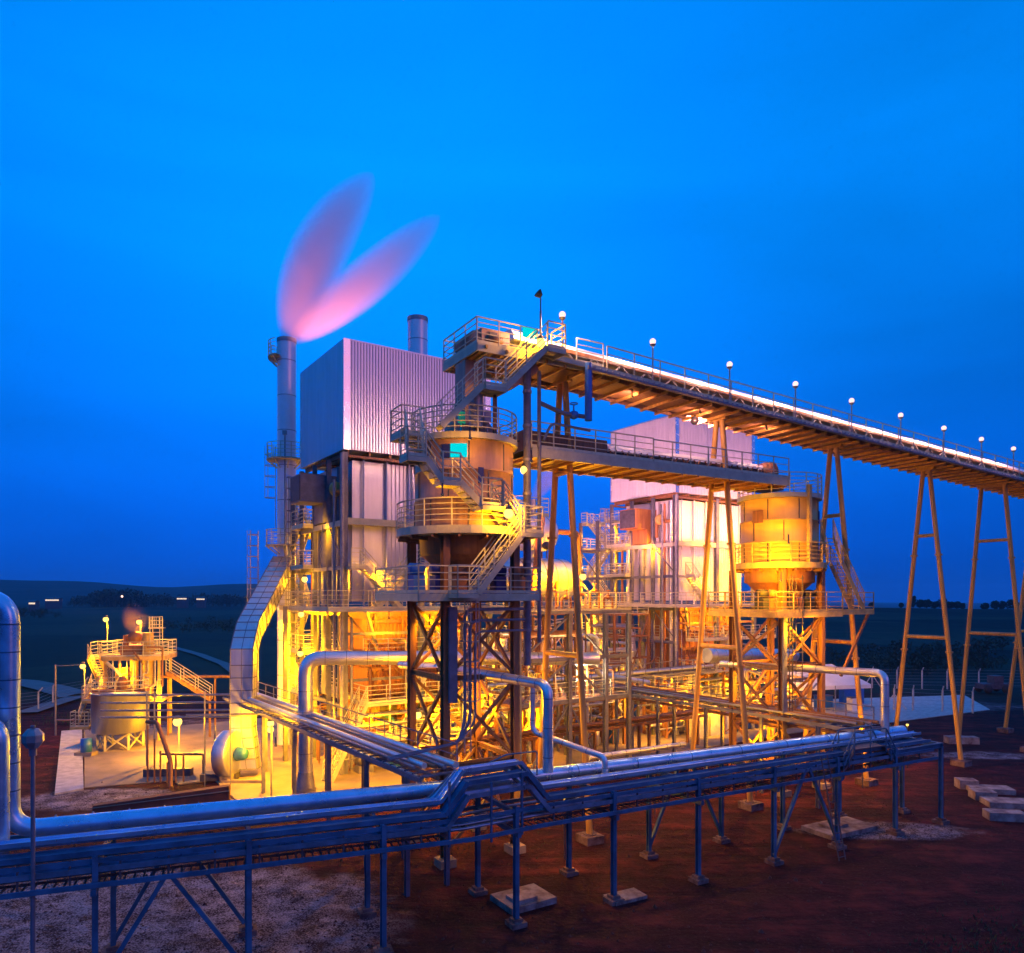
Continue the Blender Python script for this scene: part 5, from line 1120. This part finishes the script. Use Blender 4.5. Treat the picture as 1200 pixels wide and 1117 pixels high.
fence('long concrete post fence with bent tops at the back of the east yard', [G(1022, 806), G(1110, 806.5), G(1260, 808)], 2.2, 3.4)
fence('short concrete post fence around the paved pad behind the rack end', [G(1048, 832), G(1070, 833), G(1140, 836)], 2.1, 2.6)
fence('fence of concrete posts along the fields on the west side', [G(-15, 842), G(45, 834), G(62, 826), G(100, 818)], 1.9, 5)
x, y, _ = G(1163, 812); t = thing('earthmover', 'small dark parked machine beside the back fence', 'vehicle', (x, y, 0)); VF = Frame((x, y), 85)
MB().box(VF, -1.6, 1.6, -.7, .7, .5, 1.1).box(VF, -.2, .9, -.6, .6, 1.1, 2.0).build('body', m_dark, t)
for a in (-1.1, 1.1):
    for b_ in (-.75, .75): MB().lathe(VF(a, b_, .5), [(.01, -.12), (.45, -.12), (.5, 0), (.45, .12), (.01, .12)], 16, axis=(*VF.bx, 0)).build('wheel', m_black, t)
# stones and tufts over the bare earth
mb = MB()
for _ in range(2200):
    px, py = random.uniform(-20, 1220), random.choice([random.uniform(880, 1000), random.uniform(940, 1130)]); x, y, _z = G(px, py)
    s = random.uniform(.02, .07) * (1 if random.random() < .97 else 2.0); q = V((x, y, s * .3))
    vs = [q + V((cos(i * 1.256 + s * 90) * s * random.uniform(.6, 1.2), sin(i * 1.256 + s * 90) * s * random.uniform(.6, 1.2), -.3 * s)) for i in range(5)] + [q + V((0, 0, s * .7))]
    mb.add(vs, [(i, (i + 1) % 5, 5) for i in range(5)])
o = mb.build('stones', mat('reddish stone', (.09, .035, .03), .9, 0, .6, 4), kind='stuff'); o['label'] = 'loose stones scattered over the red earth'
mb = MB()
for _ in range(700):
    px, py = random.choice([(random.gauss(1190, 40), random.gauss(1095, 18)), (random.gauss(1150, 60), random.gauss(1115, 10)), (random.gauss(85, 25), random.gauss(846, 4)), (random.gauss(230, 60), random.gauss(1000, 12)), (random.gauss(500, 60), random.gauss(985, 12))])
    if py < 830: continue
    x, y, _z = G(px, py)
    for k in range(4):
        a = random.uniform(0, 6.28); h = random.uniform(.06, .2) * (1 if py > 900 else 3); mb.add([(x, y, 0), (x + cos(a) * .03, y + sin(a) * .03, 0), (x + cos(a + 1) * h * .5, y + sin(a + 1) * h * .5, h)], [(0, 1, 2)])
o = mb.build('grass', m_leaf, kind='stuff'); o['label'] = 'thin dark grass tufts at the edges of the bare earth'

# ------------------------------------------------------------------ lamps of the plant
def L1(F, a, b_, z): return F(a, b_, z)
lamps = [
    (P(353, 720, 49), 'lamp in the stair tower of the blue boiler house, second from top', 1500),
    (P(352, 766, 48), 'lamp in the stair tower of the blue boiler house, third from top', 1500),
    (P(357, 679, 49), 'topmost lamp in the stair tower of the blue boiler house', 400),
    (P(317, 855, 43), 'low lamp beside the entry path left of the flared pipe foot', 1500),
    (P(489, 838, 34.5), 'starry lamp under the brown silo tower, the one nearer the flared pipe', 900),
    (P(553, 834, 36), 'starry lamp under the middle of the brown silo tower', 900),
    (P(596, 602, 29.0), 'starry lamp on the lower gallery of the brown silo', 420),
    (P(615, 551, 32), 'starry lamp behind the blue drop pipes of the brown silo', 420),
    (P(683, 676, 44), 'starry lamp beside the horizontal vessel', 2200),
    (P(632, 674, 43), 'white hot lamp in front of the horizontal vessel', 1600),
]
lamps.append((P(634, 402, 31.2), 'starry lamp where the head stairs reach the upper conveyor', 420))
for p, lab, w in lamps: lamp(p, lab, w * .75, face=(-.1, .35, -1), hood=False, r=.2)
def many(pts, base, w, group, r=.06, **k):
    for i, p in enumerate(pts): lamp(p, base[i] if isinstance(base, list) else base, w, r=r, group=group, **k)
for F, nm in ((B1, 'blue'), (B2, 'pink')):
    many([F(-.6, 9.0, 5.6), F(-.6, 10.5, 8.8), F(-.5, 12, 12.2)], [f'lamp outside the {nm} boiler house stair tower at the {w} landing' for w in ('lower', 'middle', 'upper')], 1500, f'{nm} boiler house lamps')
    many([F(2.5, -1.1, 9.7), F(7.5, -1.1, 9.7)], [f'lamp under the {nm} boiler house main platform, {w} the stairs' for w in ('near', 'away from')], 1300, f'{nm} boiler house lamps')
    many([F(1.9, 10.6, 8.6), F(1.9, 10.6, 11.9), F(1.9, 10.4, 14.7), F(1.3, 6.9, 17.2), F(1.2, 5.2, 12.4)], [f'small lamp inside the {nm} boiler house stair tower, {w}' for w in ('at the low landing', 'at the middle landing', 'at the high landing', 'beneath the top storey', 'behind the side gallery')], 620, f'{nm} boiler house lamps', hood=False)
    many([F(1.5, -1.3, 12.4), F(7.0, -1.6, 12.9)], [f'lamp over the {nm} boiler house main platform, {w} the stairs' for w in ('beside', 'beyond')], 1200, f'{nm} boiler house lamps')
    many([F(1.5, -1.2, 3.4), F(6.0, -1.4, 3.2), F(9.5, -2.2, 3.6), F(-1.6, 4.0, 3.4)], [f'ground floor lamp of the {nm} boiler house, {w}' for w in ('by the first pump', 'by the third pump', 'by the last pump', 'under the side platform')], 1500, f'{nm} boiler house lamps')
    many([F(-.6, 2.2, 15.2), F(1.6, 10.0, 17.6)], [f'high lamp on the end of the {nm} boiler house, {w}' for w in ('under the ledge', 'at the stair head')], 900 if nm == 'pink' else 350, f'{nm} boiler house lamps')
many([B2(4, -2.6, 17.5), B2(9.5, -2.0, 15.6)], ['lamp facing the pink boiler house casing, above the ledge', 'lamp facing the pink boiler house casing, near the orange silo'], 1800, 'pink boiler house lamps')
many([S2(-3.2, -2.8, 11.9), S2(-1.0, -3.0, 9.2), S2(-3.6, -3.6, 13.8), S2(0, 0, 6.0), S2(.5, 1, 2.6)], ['lamp at the machinery deck of the orange silo', 'lamp hanging below the deck of the orange silo', 'lamp lighting the box chute of the orange silo', 'lamp inside the orange silo tower at mid height', 'lamp inside the orange silo tower near its foot'], 1300, 'orange silo lamps')
many([S1(-1.4, -3.35, 17.2), S1(1.5, -3.2, 16.6), S1(-2.6, -3.4, 14.9)], ['added small lamp at the head of the brown silo zigzag stairs', 'added small lamp facing the brown silo near the drop pipes', 'added small lamp at the lower gallery of the brown silo facing its shell'], 115, 'brown silo lamps')  # small lamps added to warm the brown silo shell
many([S1(0, .5, 12.9), S1(-1, 1.5, 9.8), S1(1.2, 0, 6.2), S1(1.0, 3.2, 2.8)], ['lamp by the cone of the brown silo', 'lamp below the deck of the brown silo', 'lamp inside the brown silo tower at mid height', 'lamp behind the brown silo tower legs'], 700, 'brown silo lamps')
many([PF(13, 0, 3.3), PF(17, 3, 3.5), PF(21, -1, 3.5), PF(25, 4, 4.5), PF(19, 8, 9.0), PF(14, 5, 9.0), PF(22, -5, 3.2), PF(28, -5.4, 3.0), PF(34, -5, 3.2), PF(40, -4, 3.2)], [f'floor lamp among the pipework, {w}' for w in ('beside the blue pump', 'beside the second pump', 'beside the third pump', 'by the fourth pump', 'behind the tall slim tank', 'behind the vessels', 'over the low rack', 'by the square tanks', 'beyond the square tanks', 'at the east end of the plant floor')], 1500, 'floor lamps among the pipework')
many([PF(-5, 1.5, 3.5), PF(-5.5, -4.5, 3.2), PF(1.0, -5.0, 3.2), PF(6, -5.2, 3.2), PF(11, -5, 3.2)], [f'yard lamp before the blue boiler house, {w}' for w in ('behind the fan', 'by the duct foot', 'by the flared pipe foot', 'beside the branch rack', 'under the brown silo')], 1300, 'yard lamps before the blue boiler house')
many([CF(a, -.9, zc(a) - .35) for a in (3.5, 8.0, 13.0)], [f'added lamp hung under the upper conveyor, {w}' for w in ('after the first trestle', 'before the second trestle', 'over the orange silo')], 260, 'added lamps under the upper conveyor', col=(1, .46, .36))  # lamps added to brighten the lower conveyor and the trestles
for p, lab, w in ((CF(12.5, -.6, 2.8), 'added open post lamp beside the foot of the second trestle', 520), (CF(19, -2.6, 2.8), 'added open post lamp in front of the orange silo tower', 480), (CF(5.0, -.8, 2.8), 'added open post lamp between the first and second trestles', 380), (CF(-2.2, -3.4, 2.6), 'added open post lamp in front of the brown silo tower foot', 220), (CF(26, -1, 2.8), 'added open post lamp on the red ground towards the stile', 300)):
    lamp(p, lab, w, group='added post lamps on the red ground', hood=False, arm=(.02, 0, -p[2]), r=.08)  # lamps added to pool warm light on the earth
# poles of the west unit
for p, lab, w, gz in ((P(124, 726, 57), 'tall starry lamp over the small west tower', 1500, 6.5), (P(163, 729, 57), 'starry lamp on the ladder top of the small west tower', 1200, 6.5), (P(97, 781, 55), 'starry lamp at the stairs of the small west tower', 1000, 0), (P(208, 846, 50), 'very bright yard lamp between the west tank and the fan', 2300, 0), (P(317, 848, 41.5), 'small lamp on the slim pole before the boiler entry', 700, 0)):
    t = lamp(p, lab, w, r=.3 if w > 2000 else .2, group='lamps of the west unit', arm=(0, 0, .02), face=(.1, -.15, -1), hood=False); x, y, z = p
    MB().bar((x, y + .22, gz), (x, y + .22, z + .3), .06).bar((x, y + .22, z + .3), (x, y, z + .3), .05).build('pole', m_rail, t)
many([UF(-.5, 1.7, 5.5), UF(2.8, 1.5, 3.5), UF(2.4, -1.8, 2.2)], ['lamp under the deck of the small west tower', 'lamp between the west tank and the gangway', 'low lamp before the round west tank'], 700, 'lamps of the west unit')
# flood lamps that wash the upper walls and the stack
for p, aim, w, lab in ((P(640, 640, 40), B1(11, 0, 24), 2400, 'floodlight on the deaerator platform washing the blue boiler house wall'), (B2(7, -9, 13), B2(5, 0, 24), 7000, 'floodlight in front of the pink boiler house'),
                       (CF(9, .5, 20.62), B2(1.5, 1, 24), 16000, 'added floodlight under the upper conveyor aimed at the pink boiler house'),  # added to brighten the upper storey of the pink house
                       (B2(-9, 2, 13), B2(0, 4, 23), 6000, 'floodlight beside the vessels aimed at the pink boiler house end'), ((SX + 4.5, SY - 1.5, 27.6), (SX + 2.5, SY, 36), 6800, 'floodlight on the blue boiler house roof edge aimed at the steaming stack')):
    t = thing('floodlight', lab, 'floodlight', p, 'wall washing floodlights'); d = (V(aim) - V(p)).normalized()
    MB().lathe(p, [(.05, -.2), (.16, -.15), (.24, .08), (.22, .08), (.1, -.1), (.01, -.12)], 14, axis=d).build('housing', m_dark, t); MB().bar(V(p) - d * .15, V(p) - d * .15 + V((0, 0, -.6 if p[2] < 20 or p[2] > 25 else .25)), .05).build('bracket', m_dark, t)
    light('flood_light', V(p) + d * .2, w, (1, .36, .42), .2, t, spot=95, aim=aim)

# ------------------------------------------------------------------ steam
EXPO = .6
def prof_r(u): return 1.62 * (u + .02) ** EXPO * max(0, 1 - u) ** .6 * 1.0
def steam(name, label, base, tip, R_, dens, col=(1, .6, .72), asym=.72, bend=0.0):  # pink of the lamp light is put into the vapour colour
    """one lobe of vapour: a closed hull whose density thins towards its edge and its tip"""
    base = V(base); tip = V(tip); d = tip - base; ln = d.length; Z = d.normalized(); Y = V((0, 1, 0)); X = Y.cross(Z).normalized(); Y = Z.cross(X)
    mb = MB(); n = 24; m_ = 28; vs = []
    for k in range(m_ + 1):
        u = k / m_; r = max(.004, prof_r(u) * 1.05); o_ = bend * 4 * u * (1 - u)
        vs += [(o_ + cos(2 * pi * i / n) * r, sin(2 * pi * i / n) * r, u) for i in range(n)]
    mb.add(vs, [(k * n + i, k * n + (i + 1) % n, (k + 1) * n + (i + 1) % n, (k + 1) * n + i) for k in range(m_) for i in range(n)], True)
    mb.add(vs[:n], [tuple(range(n))[::-1]]); mb.add(vs[-n:], [tuple(range(n))])
    m = bpy.data.materials.new('vapour'); m.use_nodes = True; t = m.node_tree; t.nodes.clear()
    out = N(t, 'ShaderNodeOutputMaterial'); v = N(t, 'ShaderNodeVolumePrincipled'); v.inputs['Color'].default_value = (*col, 1); v.inputs['Anisotropy'].default_value = .1
    c = N(t, 'ShaderNodeTexCoord').outputs['Object']
    nz_ = N(t, 'ShaderNodeTexNoise'); nz_.inputs['Scale'].default_value = 1.6; nz_.inputs['Detail'].default_value = 4
    mpn = N(t, 'ShaderNodeMapping'); mpn.inputs['Scale'].default_value = (1, 1, 1.6); L(t, c, mpn.inputs[0]); L(t, mpn.outputs[0], nz_.inputs['Vector'])
    s_ = N(t, 'ShaderNodeSeparateXYZ'); L(t, c, s_.inputs[0])
    u = M(t, 'MINIMUM', M(t, 'MAXIMUM', s_.outputs[2], 0.0), 1.0)
    sx = M(t, 'SUBTRACT', s_.outputs[0], M(t, 'MULTIPLY', M(t, 'MULTIPLY', u, M(t, 'SUBTRACT', 1.0, u)), 4 * bend))
    rr = M(t, 'MULTIPLY', M(t, 'MULTIPLY', M(t, 'POWER', M(t, 'ADD', u, .02), EXPO), M(t, 'POWER', M(t, 'SUBTRACT', 1.0, u), .6)), 1.62)
    r2 = M(t, 'ADD', M(t, 'POWER', M(t, 'ABSOLUTE', sx), 2), M(t, 'POWER', M(t, 'ABSOLUTE', s_.outputs[1]), 2))
    q = M(t, 'MAXIMUM', M(t, 'SUBTRACT', 1.0, M(t, 'DIVIDE', r2, M(t, 'ADD', M(t, 'MULTIPLY', rr, rr), 1e-4))), 0.0)
    fade = M(t, 'SUBTRACT', 1.0, M(t, 'MULTIPLY', u, asym))
    wsp = M(t, 'ADD', .55, M(t, 'MULTIPLY', nz_.outputs['Fac'], .9))
    dd = M(t, 'MULTIPLY', M(t, 'MULTIPLY', M(t, 'MULTIPLY', M(t, 'POWER', q, .8), fade), wsp), dens); L(t, dd, v.inputs['Density']); L(t, v.outputs[0], out.inputs['Volume'])
    o = mb.build(name, m, kind='stuff'); o['label'] = label; o['category'] = 'steam'
    from mathutils import Matrix
    Rm = Matrix((X, Y, Z)).transposed().to_4x4(); o.matrix_world = Matrix.Translation(base) @ Rm @ Matrix.Diagonal((R_, R_, ln, 1)); return o
T0 = (SX - .05, SY, 30.2)
steam('steam', 'tall pink steam lobe leaning up from the slim stack', T0, P(437, 202, 55), 3.0, .72, bend=-.28, asym=.6)
steam('steam', 'lower pink steam lobe blown sideways from the slim stack', (SX + .3, SY, 30.2), P(516, 252, 54.5), 2.35, .8, bend=.1, asym=.6)
steam('steam', 'small wisp of steam above the vessels', DF(2.9, 4, 17.2), P(672, 515, 47), 1.0, .8)
steam('steam', 'faint wisp of steam over the small west tower', UF(.1, 3, 8.2), P(156, 706, 57), 1.3, .04)

# ------------------------------------------------------------------ air
hm = bpy.data.materials.new('haze'); hm.use_nodes = True; t = hm.node_tree; t.nodes.clear()
o_ = N(t, 'ShaderNodeOutputMaterial'); v = N(t, 'ShaderNodeVolumePrincipled'); v.inputs['Density'].default_value = .00016; v.inputs['Color'].default_value = (.25, .7, 1, 1); L(t, v.outputs[0], o_.inputs['Volume'])
hz = MB().box(WF, -7600, 7600, -7600, 7600, -70, 140).build('haze', hm, kind='stuff'); hz['label'] = 'thin blue evening air over the fields and hills'
